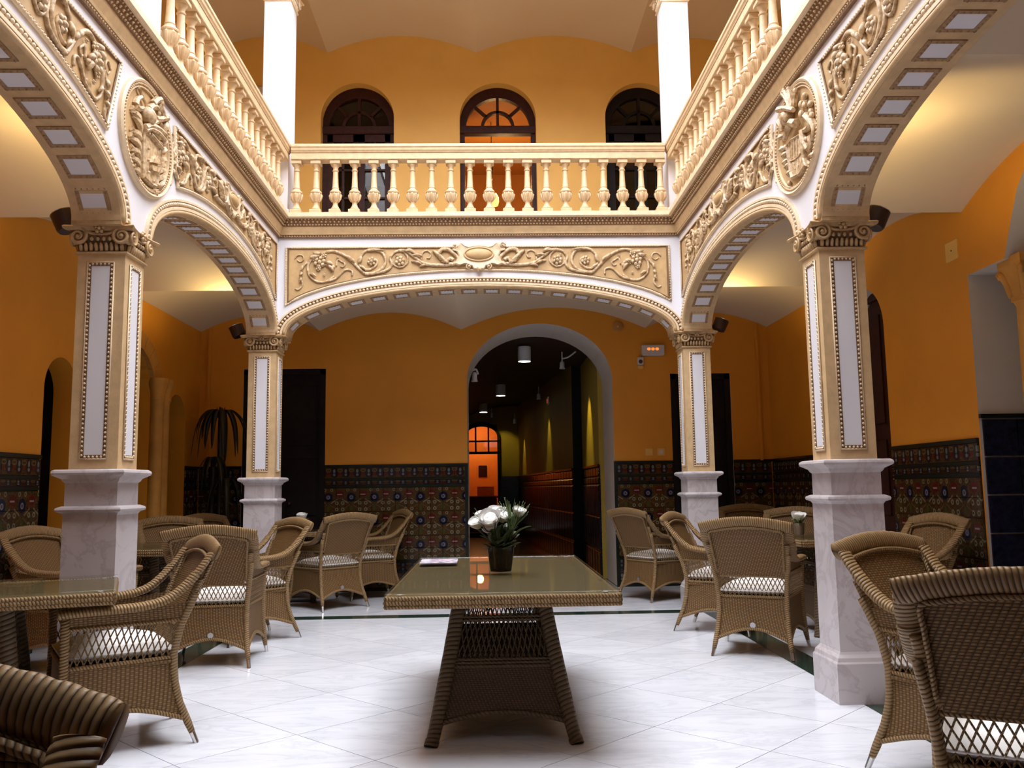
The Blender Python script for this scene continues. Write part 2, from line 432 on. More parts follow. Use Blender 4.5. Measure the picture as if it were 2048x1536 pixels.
# ------------------------------------------------------------------ walls with openings
MP_B = lambda u, w, z: (u, YB - w, z)
MP_L = lambda u, w, z: (WL + w, u, z)
MP_R = lambda u, w, z: (WR - w, u, z)
def op_top(o, u):
    if o.get('top'): return o['top'](u)
    c = (o['u0']+o['u1'])/2; a = (o['u1']-o['u0'])/2
    return o['zs'] + o['b']*sqrt(max(0, 1-((u-c)/a)**2))
def wall_surface(mp, u0, u1, z0, z1, ops, T):
    us = {u0, u1}
    for o in ops:
        n = 28 if o.get('b') or o.get('top') else 1
        for i in range(n+1):
            us.add(o['u0'] + (o['u1']-o['u0'])*(.5-.5*cos(pi*i/n)) if n > 1 else (o['u0'], o['u1'])[i])
    us = sorted(us); m = MB(); rv = MB()
    for a, b in zip(us, us[1:]):
        if b-a < 1e-6: continue
        mid = (a+b)/2; hit = [o for o in ops if o['u0'] < mid < o['u1']]
        for w in (0, -T):
            if hit:
                o = hit[0]; e = 1e-5
                m.add([mp(a,w,op_top(o,a+e)), mp(b,w,op_top(o,b-e)), mp(b,w,z1), mp(a,w,z1)], [(0,1,2,3)])
                if o.get('sill', z0) > z0:
                    m.add([mp(a,w,z0), mp(b,w,z0), mp(b,w,o['sill']), mp(a,w,o['sill'])], [(0,1,2,3)])
            else: m.add([mp(a,w,z0), mp(b,w,z0), mp(b,w,z1), mp(a,w,z1)], [(0,1,2,3)])
        if hit:
            o = hit[0]; e = 1e-5
            rv.add([mp(a,0,op_top(o,a+e)), mp(b,0,op_top(o,b-e)), mp(b,-T,op_top(o,b-e)), mp(a,-T,op_top(o,a+e))], [(0,1,2,3)])
    for o in ops:
        zb = o.get('sill', z0)
        for u in (o['u0'], o['u1']):
            zt = op_top(o, u + (1e-5 if u == o['u0'] else -1e-5))
            rv.add([mp(u,0,zb), mp(u,-T,zb), mp(u,-T,zt), mp(u,0,zt)], [(0,1,2,3)])
        if zb > z0: rv.add([mp(o['u0'],0,zb), mp(o['u1'],0,zb), mp(o['u1'],-T,zb), mp(o['u0'],-T,zb)], [(0,1,2,3)])
    return m, rv

OP_B = [dict(u0=-2.99, u1=-1.985, zs=2.70, b=0), dict(u0=-.25, u1=1.555, zs=2.52, b=.72), dict(u0=2.28, u1=3.03, zs=2.59, b=0)]
m, rv = wall_surface(MP_B, WL-.02, WR+.02, 0, 3.62, OP_B, .95)
wall_back = m.build('wall_back', 'ochre_bounce')
tag(wall_back, 'ochre back wall of the lower gallery with tiled dado and corridor arch', 'wall', kind='structure')
rv.build('reveal', 'jamb_plaster', wall_back)
OP_L = [dict(u0=6.99, u1=7.55, zs=2.05, b=.28), dict(u0=8.05, u1=9.16, zs=2.25, b=.42), dict(u0=9.68, u1=10.25, zs=2.03, b=.28)]
m, rv = wall_surface(MP_L, -1.0, YB, 0, 3.62, OP_L, .2)
wall_left = m.build('wall_left', 'ochre_bounce')
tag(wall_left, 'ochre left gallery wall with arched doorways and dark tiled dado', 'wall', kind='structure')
rv.build('reveal', 'ochre_bounce', wall_left)
def top_r(u):
    return 2.70 if u > 5.62 else 2.74 + .66*sqrt(max(0, 1-((u-4.92)/.7)**2))
OP_R = [dict(u0=4.2, u1=6.148, zs=2.7, b=0, top=top_r), dict(u0=7.53, u1=8.35, zs=2.58, b=.41)]
m, rv = wall_surface(MP_R, -1.0, YB, 0, 3.62, OP_R, .8)
wall_right = m.build('wall_right', 'ochre_bounce')
tag(wall_right, 'ochre right gallery wall with arched doorway and column opening', 'wall', kind='structure')
rv.build('reveal', 'jamb_plaster', wall_right)
# upper walls
def arch_op(u0, u1): return dict(u0=u0, u1=u1, zs=5.93, b=.47)
OP_UB = [arch_op(-2.085, -1.155), arch_op(-.315, .665), arch_op(1.56, 2.49)]
m, rv = wall_surface(MP_B, WL-.02, WR+.02, 3.62, ZROOF, [dict(o, sill=ZT) for o in OP_UB], .3)
wall_up = m.build('wall_back_upper', 'ochre'); rv.build('reveal', 'ochre', wall_up)
tag(wall_up, 'ochre upper gallery back wall with three arched doors', 'wall', kind='structure')
for nm, mp in (('left', MP_L), ('right', MP_R)):
    m, rv = wall_surface(mp, -1.0, YB, 3.62, ZROOF, [], .3)
    tag(m.build('wall_%s_upper' % nm, 'ochre'), 'ochre upper gallery wall on the %s side' % nm, 'wall', kind='structure')
m = MB().box(WL-.3, WR+.3, -1.2, -1.0, 0, ZROOF)
tag(m.build('wall_front', 'dark_wood'), 'unseen wall behind the viewer, darkened to cut bounce light in the near gallery', 'wall', kind='structure')  # dark finish added out of view to lower the light on the nearest chair
# outer shell that keeps the daylight to the roof opening
m = MB()
m.box(-6.2, -6.0, -1.2, 26, -.1, ZROOF); m.box(6.0, 6.2, -1.2, 26, -.1, ZROOF); m.box(-6.2, 6.2, 26, 26.2, -.1, ZROOF); m.box(-6.2, 6.2, -1.4, -1.2, -.1, ZROOF); m.box(-6.2, 6.2, -1.4, 26.2, -.3, -.14)
m.box(-6.2, XL, -1.4, 26.2, ZROOF, ZROOF+.15); m.box(XR, 6.2, -1.4, 26.2, ZROOF, ZROOF+.15)
m.box(XL, XR, -1.4, YS+W, ZROOF, ZROOF+.15); m.box(XL, XR, YF, 26.2, ZROOF, ZROOF+.15)
tag(m.build('wall_outer', 'dark_shell'), 'outer walls and roof around the galleries', 'wall', kind='structure')
# floor slab between the storeys
m = MB()
m.box(-6, XL-W*.2, -1.2, 26, 3.62, ZT-.02); m.box(XR+W*.2, 6, -1.2, 26, 3.62, ZT-.02); m.box(XL-W*.2, XR+W*.2, YF+W*.2, 26, 3.62, ZT-.02); m.box(XL-W*.2, XR+W*.2, -1.2, YS+W*.8, 3.62, ZT-.02)
tag(m.build('floor_upper', 'vault'), 'upper gallery floor slab around the courtyard', 'floor', kind='structure')

# ------------------------------------------------------------------ vaulted ceilings
def vault(name, label, mp, breaks, v0, v1, rise, zs):
    m = MB()
    for (a, b), h in zip(zip(breaks, breaks[1:]), rise):
        fl = .03
        def z(u):
            t = (u-(a+b)/2)/((b-a)/2)
            return zs + h*(1-t*t)
        m.grid(lambda p, q: mp(a+fl+(b-a-2*fl)*p, v0+(v1-v0)*q, z(a+fl+(b-a-2*fl)*p)), 24, 1)
        for c, d in ((a, a+fl), (b-fl, b)):
            m.add([mp(c,v0,z(c)), mp(d,v0,z(d)), mp(d,v1,z(d)), mp(c,v1,z(c))], [(0,1,2,3)])
    tag(m.build(name, 'vault', smooth=True, angle=30), label, 'ceiling', kind='structure')
cy = YF
ident = lambda u, v, z: (u, v, z)
swap = lambda u, v, z: (v, u, z)
vault('ceiling_back', 'cream barrel vaults of the lower back gallery', ident, [WL, -2.07, -.317, 1.987, WR], cy+.02, YB+.01, [.20, .225, .27, .19], ZSP)
vault('ceiling_left', 'cream barrel vaults of the lower left gallery lit by uplighter', swap, [-.9, 1.45, 3.80, 6.17, cy+.02], WL-.01, XL-W*.5, [.25]*4, ZSP+.01)
vault('ceiling_right', 'cream barrel vaults of the lower right gallery lit by uplighter', swap, [-.9, 1.45, 3.80, 6.17, cy+.02], XR+W*.5, WR+.01, [.25]*4, ZSP+.01)
vault('ceiling_back_upper', 'cream barrel vaults of the upper back gallery', ident, [WL, -2.01, -.096, 1.922, WR], YF+.02, YB+.01, [.22, .23, .235, .2], ZU)
vault('ceiling_left_upper', 'cream barrel vaults of the upper left gallery', swap, [-.9, 1.45, 3.80, 6.17, YF+.02], WL-.01, XL-.1, [.22]*4, ZU)
vault('ceiling_right_upper', 'cream barrel vaults of the upper right gallery', swap, [-.9, 1.45, 3.80, 6.17, YF+.02], XR+.1, WR+.01, [.22]*4, ZU)

# ------------------------------------------------------------------ floor
floor_o = MB().box(-6, 6, -1.2, 11.68, -.12, -.012).build('floor', 'grout')
tag(floor_o, 'white marble floor laid diagonally with a green marble border', 'floor', kind='structure')
H = .446; N0 = (.82, 5.43)
def clip(poly, ax, val, keep_ge):
    out = []
    for i in range(len(poly)):
        p, q = poly[i], poly[(i+1) % len(poly)]
        ip = (p[ax] >= val) if keep_ge else (p[ax] <= val); iq = (q[ax] >= val) if keep_ge else (q[ax] <= val)
        if ip: out.append(p)
        if ip != iq:
            t = (val-p[ax])/(q[ax]-p[ax]); out.append((p[0]+(q[0]-p[0])*t, p[1]+(q[1]-p[1])*t))
    return out
g = .0018
full = [(H-g*1.4, 0), (0, H-g*1.4), (-H+g*1.4, 0), (0, -H+g*1.4)]
fullmesh = {}
for k in ('floor_marble', 'floor_marble_shade'):
    fullmesh[k] = MB().poly_prism(full, lambda p: (p[0], p[1], -.012), lambda p: (p[0], p[1], 0)).mesh('floor_tile', k)
SX0, SX1, SY1 = XL-.09, XR+.09, YF-.05      # inner edge of the green border; it is .20 wide
SW = .21
regions = [('floor_marble', SX0, SX1, 1.0, SY1), ('floor_marble_shade', WL, SX0-SW, 3.0, SY1+SW), ('floor_marble_shade', SX1+SW, WR, 3.0, SY1+SW), ('floor_marble_shade', WL, WR, SY1+SW, YB)]
for kmat, x0, x1, y0, y1 in regions:
    for i in range(-14, 12):
        for j in range(-12, 14):
            if (i+j) % 2 == 0: continue
            cx, cyy = N0[0]+i*H, N0[1]+j*H
            if cx+H < x0 or cx-H > x1 or cyy+H < max(y0, 2.6) or cyy-H > y1: continue
            pl = [(p[0]+cx, p[1]+cyy) for p in full]
            inside = all(x0 <= p[0] <= x1 and y0 <= p[1] <= y1 for p in pl)
            if inside:
                link('floor_tile', fullmesh[kmat], floor_o, (cx, cyy, 0)); continue
            for ax, val, ge in ((0, x0+g, True), (0, x1-g, False), (1, y0+g, True), (1, y1-g, False)):
                pl = clip(pl, ax, val, ge)
                if len(pl) < 3: break
            if len(pl) < 3: continue
            ar = abs(sum(pl[a][0]*pl[(a+1) % len(pl)][1]-pl[(a+1) % len(pl)][0]*pl[a][1] for a in range(len(pl))))/2
            if ar < .004: continue
            mx = sum(p[0] for p in pl)/len(pl); my = sum(p[1] for p in pl)/len(pl)
            MB().poly_prism([(p[0]-mx, p[1]-my) for p in pl], lambda p: (p[0], p[1], -.012), lambda p: (p[0], p[1], 0)).build('floor_tile', kmat, floor_o, loc=(mx, my, 0))
# green border strips in lengths
def strip(x0, x1, y0, y1, n, along_x):
    for i in range(n):
        a, b = i/n, (i+1)/n
        if along_x: MB().box(x0+(x1-x0)*a+g, x0+(x1-x0)*b-g, y0+g, y1-g, -.012, 0).build('border_strip', 'green_marble', floor_o)
        else: MB().box(x0+g, x1-g, y0+(y1-y0)*a+g, y0+(y1-y0)*b-g, -.012, 0).build('border_strip', 'green_marble', floor_o)
strip(SX0-SW, SX1+SW, SY1, SY1+SW, 7, True)
strip(SX0-SW, SX0, 1.2, SY1, 9, False); strip(SX1, SX1+SW, 1.2, SY1, 9, False)
MB().box(WL, WR, -1.0, 2.2, -.012, -.001).build('near_paving_darkened', 'corridor_floor', floor_o)  # unseen paving, coloured dark so less light bounces onto the nearest chair

# ------------------------------------------------------------------ tiled dado
TW, TH = .139, .145
tile_mesh = {}
def tmesh(w, h, mat, mp):
    key = (round(w, 4), round(h, 4), mat, mp)
    if key not in tile_mesh:
        e = .0015; c = .003; o = mp(0, 0, 0)
        q = lambda u, ww, z: tuple(a-b for a, b in zip(mp(u, ww, z), o))
        m = MB(); m.loft([[q(e,0,e),q(w-e,0,e),q(w-e,0,h-e),q(e,0,h-e)], [q(e,.009,e),q(w-e,.009,e),q(w-e,.009,h-e),q(e,.009,h-e)], [q(e+c,.012,e+c),q(w-e-c,.012,e+c),q(w-e-c,.012,h-e-c),q(e+c,.012,h-e-c)]], True, True)
        tile_mesh[key] = m.mesh('tile', mat)
    return tile_mesh[key]
def dado(parent, mp, segs):
    o = mp(0, 0, 0)
    def put(u, z, w, h, mat):
        link('tile', tmesh(w, h, mat, mp), parent, Vector(mp(u, .004, z)))
    for a, b in segs:
        n = max(1, round((b-a)/TW)); w = (b-a)/n
        MB().mapped(lambda *p: p)
        bk = MB().box(a, b, 0, .004, 0, 1.49).mapped(mp); bk.build('dado_bed', 'tile_edge', parent)
        for z0, z1, pr in ((1.48, 1.512, .022), (1.325, 1.345, .014), (1.238, 1.262, .014), (.333, .357, .014), (.215, .235, .014), (0, .035, .02)):
            MB().box(a, b, 0, pr, z0, z1).mapped(mp).build('dado_rail', 'tile_edge', parent)
        for i in range(n):
            for r in range(6): put(a+i*w, .36+r*TH, w, TH, 'tile_field')
            put(a+i*w, 1.348, w, .13, 'tile_frieze')
        k = max(1, n//2); w2 = (b-a)/k
        for i in range(k):
            put(a+i*w2, 1.264, w2, .059, 'tile_band'); put(a+i*w2, .237, w2, .094, 'tile_band'); put(a+i*w2, .037, w2, .176, 'tile_frieze')
dado(wall_back, MP_B, [(-3.50, -2.99), (-1.985, -.27), (1.575, 2.28), (3.03, 3.50)])
dado(wall_left, MP_L, [(6.0, 6.97), (7.57, 8.0), (9.46, 9.66), (10.27, 10.71)])
dado(wall_right, MP_R, [(6.165, 7.51), (8.37, 10.71)])
# glazed corner pieces at the corridor arch
for u in (-.262, 1.566):
    MB().box(u-.02, u+.02, 0, .02, 0, 1.512).mapped(MP_B).build('corner_tile', 'tile_edge', wall_back)
# tall blue tile panel on the jamb of the column opening
for i in range(3):
    for r in range(6):
        MB().box(WR+.02+i*.25, WR+.26+i*.25, 6.13, 6.145, .03+r*.27, .29+r*.27).build('jamb_tile', 'tile_blue', wall_right)
MB().box(WR, WR+.8, 6.12, 6.148, 1.65, 1.68).build('dado_rail', 'tile_edge', wall_right)

# doors in the lower walls
def panel_door(name, label, mp, u0, u1, zt, w, mat):
    d = thing(name, label, 'door', kind='structure')
    MB().box(u0, u1, w-.04, w, 0, zt).mapped(mp).build('door_leaf', mat, d)
    for a, b in ((u0, u0+.07), (u1-.07, u1)): MB().box(a, b, w-.06, w+.05, 0, zt).mapped(mp).build('door_jamb', mat, d)
    MB().box(u0, u1, w-.06, w+.05, zt-.07, zt).mapped(mp).build('door_head', mat, d)
    c = (u0+u1)/2
    for a, b in ((u0+.12, c-.04), (c+.04, u1-.12)):
        for z0, z1 in ((.15, .75), (.9, 1.6), (1.75, zt-.2)):
            MB().cbox(a, b, w-.01, w+.015, z0, z1, .008).mapped(mp).build('door_panel', mat, d)
    MB().ball((c+.07, w+.04, 1.05), .025).mapped(mp).build('door_knob', 'metal_dark', d, smooth=True)
    return d
panel_door('door_1', 'black wooden door in the back wall left of the corridor', MP_B, -2.99, -1.985, 2.70, -.06, 'black_wood')
panel_door('door_2', 'black wooden door in the back wall behind the far right column', MP_B, 2.28, 3.03, 2.59, -.06, 'black_wood')
panel_door('door_3', 'dark arched door in the right wall behind the near right column', MP_R, 7.53, 8.35, 2.98, -.18, 'dark_wood')
# stone portal on the left wall
pt = thing('trim_1', 'ochre stone portal with arch and columns on the left wall', 'portal', kind='structure')
for u in (9.23, 9.40):
    MB().lathe([(.10, 0), (.10, .12), (.075, .16), (.07, 2.15), (.085, 2.18), (.075, 2.22), (.11, 2.36), (.11, 2.40)], 14, (WL+.05, u, 0)).build('portal_column', 'portal_stone', pt, smooth=True, angle=35)
vs = 11
for i in range(vs):
    a0, a1 = pi*i/vs, pi*(i+.97)/vs; c = 8.605
    r0, r1 = .57, .80
    q = [(c-r0*cos(a0)*1.0, 2.25+.75*r0*sin(a0)), (c-r0*cos(a1), 2.25+.75*r0*sin(a1)), (c-r1*cos(a1), 2.25+.75*r1*sin(a1)), (c-r1*cos(a0), 2.25+.75*r1*sin(a0))]
    MB().poly_prism(q, lambda p: MP_L(p[0], -.02, p[1]), lambda p: MP_L(p[0], .05, p[1])).build('voussoir', 'portal_stone', pt)
MB().box(7.82, 8.03, -.02, .06, 0, 2.25).mapped(MP_L).build('portal_pier', 'portal_stone', pt)
# column in the right wall opening
c = thing('stone_column', 'ochre stone column with carved capital in the right wall opening', 'column', (WR+.16, 5.70, 0))
MB().lathe([(.15, 0), (.15, .1), (.12, .14), (.125, .2), (.10, .24), (.085, 2.38), (.10, 2.41)], 18).build('shaft', 'portal_stone', c, smooth=True, angle=35)
MB().loft([[(-a,-a,z),(a,-a,z),(a,a,z),(-a,a,z)] for a, z in ((.08, 2.41), (.09, 2.5), (.115, 2.62), (.13, 2.66), (.13, 2.715))], True, True).build('capital', 'portal_stone', c)
for s1 in (-1, 1):
    for s2 in (-1, 1):
        MB().tube(catmull([(s1*.07, s2*.07, 2.45), (s1*.095, s2*.095, 2.57), (s1*.125, s2*.125, 2.62), (s1*.12, s2*.12, 2.58)], 4), [.03]*6+[.025]*4+[.015]*3, 6).build('leaf', 'portal_stone', c, smooth=True)
# lit side room behind the opening
m = MB(); m.box(5.3, 5.35, 3.0, 6.9, 0, 3.5); m.box(WR+.8, 5.3, 6.85, 6.9, 0, 3.5); m.box(WR+.8, 5.3, 3.0, 3.05, 0, 3.5); m.box(WR+.8, 5.3, 3, 6.9, 3.4, 3.5)
tag(m.build('wall_side_room', 'jamb_plaster'), 'pale walls of the side room beyond the column', 'wall', kind='structure')

# ------------------------------------------------------------------ arcades
MA_B = lambda u, w, z: (u, YF - w, z)
MA_L = lambda u, w, z: (XL + w, u, z)
MA_R = lambda u, w, z: (XR - w, u, z)
ZA, BA, INS = 2.735, .455, .085
class Arch:
    def __init__(s, u0, u1): s.c = (u0+u1)/2; s.a = (u1-u0)/2
    def p(s, phi, off=0.0):
        u = -cos(phi); z = sin(phi)
        nx, nz = u/s.a, z/BA; l = sqrt(nx*nx+nz*nz)
        return (s.c + s.a*u + off*nx/l, ZA + BA*z + off*nz/l)
    def samples(s, n): return [pi*(.5-.5*cos(pi*i/n))*.0 + pi*i/n for i in range(n+1)]
    def by_len(s, off, pitch):
        ph = [pi*i/600 for i in range(601)]; pts = [s.p(x, off) for x in ph]; L = [0]
        for a, b in zip(pts, pts[1:]): L.append(L[-1]+sqrt((a[0]-b[0])**2+(a[1]-b[1])**2))
        n = max(1, int(L[-1]/pitch)); out = []; k = 0
        for i in range(n):
            t = L[-1]*(i+.5)/n
            while L[k+1] < t: k += 1
            out.append(ph[k] + (ph[k+1]-ph[k])*(t-L[k])/(L[k+1]-L[k]))
        return out
    def z_at(s, u, off):   # height of the offset curve above u
        best = None
        for i in range(401):
            q = s.p(pi*i/400, off)
            if best is None or abs(q[0]-u) < abs(best[0]-u): best = q
        return best[1]
def rect_sweep(m, path, w0, w1):     # path: list of ((u,z) inner, (u,z) outer)
    m.loft([[(a[0],w0,a[1]),(a[0],w1,a[1]),(b[0],w1,b[1]),(b[0],w0,b[1])] for a, b in path], True, True)

# --- relief vocabulary in the local frame (u, w, z); w is the projection
def r_tube(m, pts, r0, r1, w=.012, k=5, n=6, bulge=True):
    P = catmull([(p[0], w + (p[2] if len(p) > 2 else 0), p[1]) for p in pts], k)
    N = len(P); m.tube(P, [1.35*(r0+(r1-r0)*i/(N-1)) for i in range(N)], n)
def r_spiral(m, cu, cz, r, turns, d, a0, t0, t1, w=.014):
    N = int(14*turns)+4; P = []; R = []
    for i in range(N+1):
        t = i/N; rr = r*(1-.86*t); a = a0 + d*2*pi*turns*t
        P.append((cu+rr*cos(a), w+.012*t, cz+rr*sin(a))); R.append(t0+(t1-t0)*t)
    m.tube(P, R, 6); m.ball((cu, w+.012, cz), t0*1.5)
def r_leaf(m, u0, z0, u1, z1, wid, w=.012, curl=.02):
    du, dz = u1-u0, z1-z0; L = sqrt(du*du+dz*dz) or 1e-6; nu, nz = -dz/L, du/L
    P, R = [], []
    for i in range(7):
        t = i/6; b = curl*sin(pi*t)
        P.append((u0+du*t+nu*b, w+.016*sin(pi*t*.8), z0+dz*t+nz*b)); R.append(max(.003, 1.3*wid*sin(pi*(.12+.86*t))**.8))
    m.tube(P, R, 5)
def r_rosette(m, u, z, r, w=.016, n=6):
    m.ball((u, w+.012, z), r*.36)
    for i in range(n):
        a = 2*pi*i/n + .3
        m.ball((u+r*.62*cos(a), w+.004, z+r*.62*sin(a)), r*.36, 1, .8, 1, 5, 4)
def half_scroll(m, cu, sg, k, zt):
    """one half of the carved frieze panel: d runs outwards from the cartouche; coordinates traced in the panel's own plane"""
    def q(u, v): return (cu - sg*(1950-u)*.001018*k, zt + .0 - .001038*(v-75+20*(u-70)/1680))
    def st(pts, r0, r1, w=.012): r_tube(m, [q(*p) for p in pts], r0, r1, w)
    st([(840,325),(760,250),(690,180),(590,120),(500,105),(400,140),(310,200),(285,280),(310,355),(380,405),(470,400),(540,350)], .013, .008)
    st([(840,325),(900,325),(985,290),(1040,210),(1010,120),(930,88),(840,105),(780,190),(800,260),(870,285),(940,250),(955,200),(910,165)], .013, .008)
    st([(830,320),(940,320),(1060,285),(1100,230),(1085,170),(1130,110),(1200,100),(1250,150),(1250,215),(1190,260),(1120,235),(1110,180)], .012, .007)
    st([(1160,95),(1230,95),(1310,150),(1400,215),(1500,235),(1620,235),(1720,215)], .010, .016)
    st([(165,470),(200,480),(235,430),(215,350),(240,260),(280,215)], .006, .010)
    st([(160,175),(190,145),(235,150),(245,190),(210,210),(180,190)], .006, .004)
    st([(480,400),(560,370),(610,320),(660,285),(715,300),(715,345)], .010, .007)
    st([(560,250),(575,190),(610,205),(645,230),(625,260),(600,250)], .007, .005)
    st([(1385,190),(1395,120),(1440,95),(1480,120),(1470,165),(1440,165)], .008, .005)
    for a, b, wd in (((400,140),(300,165),.020),((420,120),(330,60+60),.018),((450,215),(540,250),.020),((470,240),(540,310),.018),((640,150),(720,210),.018),
                     ((690,170),(740,230),.014),((300,330),(370,360),.014),((800,150),(770,230),.016),((840,105),(1050,100),.012),((1240,85),(1330,130),.018),
                     ((1290,150),(1400,150),.014),((1290,200),(1400,240),.012),((1200,110),(1300,60+50),.012),((1370,255),(1450,245),.012),((780,250),(850,300),.014),
                     ((230,250),(215,300),.012),((230,310),(205,345),.012),((225,365),(200,400),.012)):
        p0, p1 = q(*a), q(*b); r_leaf(m, p0[0], p0[1], p1[0], p1[1], wd*.85, .014, .012*sg)
    # winged creature beside the cartouche
    for i in range(5):
        p0, p1 = q(1500+20*i, 95+26*i), q(1590+18*i, 190+10*i); r_leaf(m, p0[0], p0[1], p1[0], p1[1], .016, .016, .012*sg)
    st([(1560,120),(1590,85),(1650,85),(1700,120),(1740,160),(1735,210),(1680,235)], .016, .012, .02)
    st([(1640,215),(1660,170),(1700,190)], .012, .016, .022)
    for (u, v, r) in ((400,215,.058),(390,275,.026),(440,150,.030),(345,180,.026),(480,235,.028),(905,205,.045),(1180,200,.050),(1150,150,.018),(445,335,.014),(575,165,.014),(1230,100,.014)):
        p = q(u, v); r_rosette(m, p[0], p[1], r*1.12)
    p = q(530, 260); m.ball((p[0], .02, p[1]), .02)
def cartouche(parent, mp, cu, cz, k):
    out = [(0,.105),(.06,.098),(.11,.088),(.15,.10),(.19,.135),(.205,.125),(.225,.08),(.262,.075),(.262,.055),(.225,.045),(.20,0),(.215,-.045),(.245,-.085),(.20,-.10),(.16,-.085),(.12,-.085),(.095,-.105),(.07,-.105),(.055,-.135),(0,-.15)]
    pts = [(a*k, b*k) for a, b in out] + [(-a*k, b*k) for a, b in reversed(out[1:-1])]
    m = MB(); n = len(pts)
    rg = lambda s, w: [(cu+p[0]*s, w, cz+p[1]*s) for p in pts]
    m.loft([rg(1.0, .0), rg(1.0, .035), rg(.93, .048), rg(.80, .040)], True, True)
    c = m.mapped(mp).build('cartouche', 'stucco_light', parent, smooth=True, angle=40)
    m = MB(); m.ball((cu, .036, cz+.012*k), 1, .135*k, .035, .06*k, 24, 10)
    m.mapped(mp).build('cartouche_boss', 'panel_ground', c, smooth=True)
    m = MB(); P = [(cu+.145*k*cos(a), .044, cz+.012*k+.068*k*sin(a)) for a in [2*pi*i/28 for i in range(28)]]
    m.tube(P, .009*k, 6, closed=True); m.mapped(mp).build('cartouche_rim', 'stucco', c, smooth=True)
    m = MB()
    for sg in (-1, 1):
        r_spiral(m, cu+sg*.235*k, cz+.10*k, .03*k, 1.2, sg, 0, .009*k, .004*k, .04); r_spiral(m, cu+sg*.10*k, cz-.115*k, .03*k, 1.2, -sg, pi/2, .009*k, .004*k, .04)
    m.ball((cu, .04, cz-.14*k), .03*k, 1.2, .8, .9)
    m.mapped(mp).build('cartouche_scroll', 'relief', c, smooth=True)

def frieze_panel(parent, mp, ar, ul, ur, zt, k, end_l=None, end_r=None, off=.175):
    """carved panel between the arch and the cornice. end_l/end_r: (u at the top, u at the bottom) of a slanted end"""
    tl, bl = end_l or (ul, ul); tr, br = end_r or (ur, ur)
    N = 40; bot = []
    for i in range(N+1):
        u = bl+(br-bl)*i/N; bot.append((u, ar.z_at(u, off)))
    top = [(tl+(tr-tl)*i/N, zt) for i in range(N+1)]
    m = MB(); m.loft([[(b[0],0,b[1]),(t[0],0,t[1]),(t[0],.006,t[1]),(b[0],.006,b[1])] for b, t in zip(bot, top)], True, True)
    pn = m.mapped(mp).build('frieze_panel', 'panel_ground', parent)
    path = [(p[0], .008, p[1]) for p in bot] + [(p[0], .008, p[1]) for p in reversed(top)]
    m = MB(); m.tube(path, .013, 6, closed=True); m.mapped(mp).build('panel_moulding', 'stucco_light', pn, smooth=True)
    cx = (ul+ur)/2; cz = (zt+ar.z_at((ul+ur)/2, off))/2
    inner = [(cx+(p[0]-cx)*(1-.022/ max(.3, abs(ur-ul)/2)), .012, cz+(p[2]-cz)*.93) for p in path]
    m = MB(); m.tube(inner, .006, 5, closed=True); m.mapped(mp).build('panel_fillet', 'patina', pn)
    m = MB(); acc = 0
    for a, b in zip(path, path[1:]+path[:1]):
        a, b = Vector(a), Vector(b); L = (b-a).length; t = -acc
        while t+.026 <= L:
            t += .026
            p = a+(b-a)*(t/L); m.octa((p.x, p.y+.010, p.z), .0085)
        acc = L-t
    o = m.mapped(mp).build('panel_bead', 'stucco_light', pn, smooth=True); o['kind'] = 'stuff'
    for sg in (-1, 1):
        m = MB(); half_scroll(m, (ul+ur)/2 if end_l is None and end_r is None else ar.c, sg, k, zt+.0)
        m.mapped(mp).build('carved_scroll', 'relief', pn, smooth=True)
    cartouche(parent, mp, (ul+ur)/2 if end_l is None and end_r is None else ar.c, zt-.095, min(1, k*1.12))

def archivolt(parent, mp, ar, pitch=.036):
    ph = [pi*i/56 for i in range(57)]
    m = MB(); m.tube([(ar.p(x, .016)[0], .004, ar.p(x, .016)[1]) for x in ph], .017, 8)
    m.mapped(mp).build('archivolt_roll', 'stucco', parent, smooth=True)
    m = MB(); rect_sweep(m, [(ar.p(x, .03), ar.p(x, .05)) for x in ph], 0, .020); rect_sweep(m, [(ar.p(x, .086), ar.p(x, .10)) for x in ph], 0, .020)
    m.mapped(mp).build('archivolt_fillet', 'stucco_light', parent)
    m = MB(); rect_sweep(m, [(ar.p(x, .05), ar.p(x, .086)) for x in ph], 0, .010)
    m.mapped(mp).build('archivolt_groove', 'patina', parent)
    m = MB()
    for x in ar.by_len(.068, pitch):
        p = ar.p(x, .068); m.ball((p[0], .012, p[1]), .0145, 1, 1, 1, 6, 4)
    o = m.mapped(mp).build('archivolt_bead', 'stucco_light', parent, smooth=True); o['kind'] = 'stuff'
    # coffers on the soffit
    for x in ar.by_len(0, .222):
        p = Vector((ar.p(x)[0], -W/2, ar.p(x)[1])); t = Vector((ar.p(x+.01)[0], -W/2, ar.p(x+.01)[1])); tv = (t-p).normalized()
        wv = Vector((0, 1, 0)); nv = tv.cross(wv)
        if nv.z > 0: nv = -nv
        P = Vector(mp(*p)); o0 = Vector(mp(0, 0, 0)); dv = lambda v: Vector(mp(*v))-o0
        X, Y, Z = dv(tv), dv(wv), dv(nv)
        if X.cross(Y).dot(Z) < 0: X = -X
        M = Matrix(((X.x,Y.x,Z.x,P.x),(X.y,Y.y,Z.y,P.y),(X.z,Y.z,Z.z,P.z),(0,0,0,1)))
        c = link('coffer_panel', COFFER[0], parent, mat=M)
        link('coffer_frame', COFFER[1], c)
m = MB().box(-.058, .058, -.066, .066, -.004, .010); _c0 = m.mesh('coffer_panel', 'white_plaster')
m = MB()
for x0, x1, y0, y1, h in ((-.082,-.058,-.09,.09,.013),(.058,.082,-.09,.09,.013),(-.058,.058,-.09,-.066,.013),(-.058,.058,.066,.09,.013)): m.box(x0,x1,y0,y1,-.004,h)
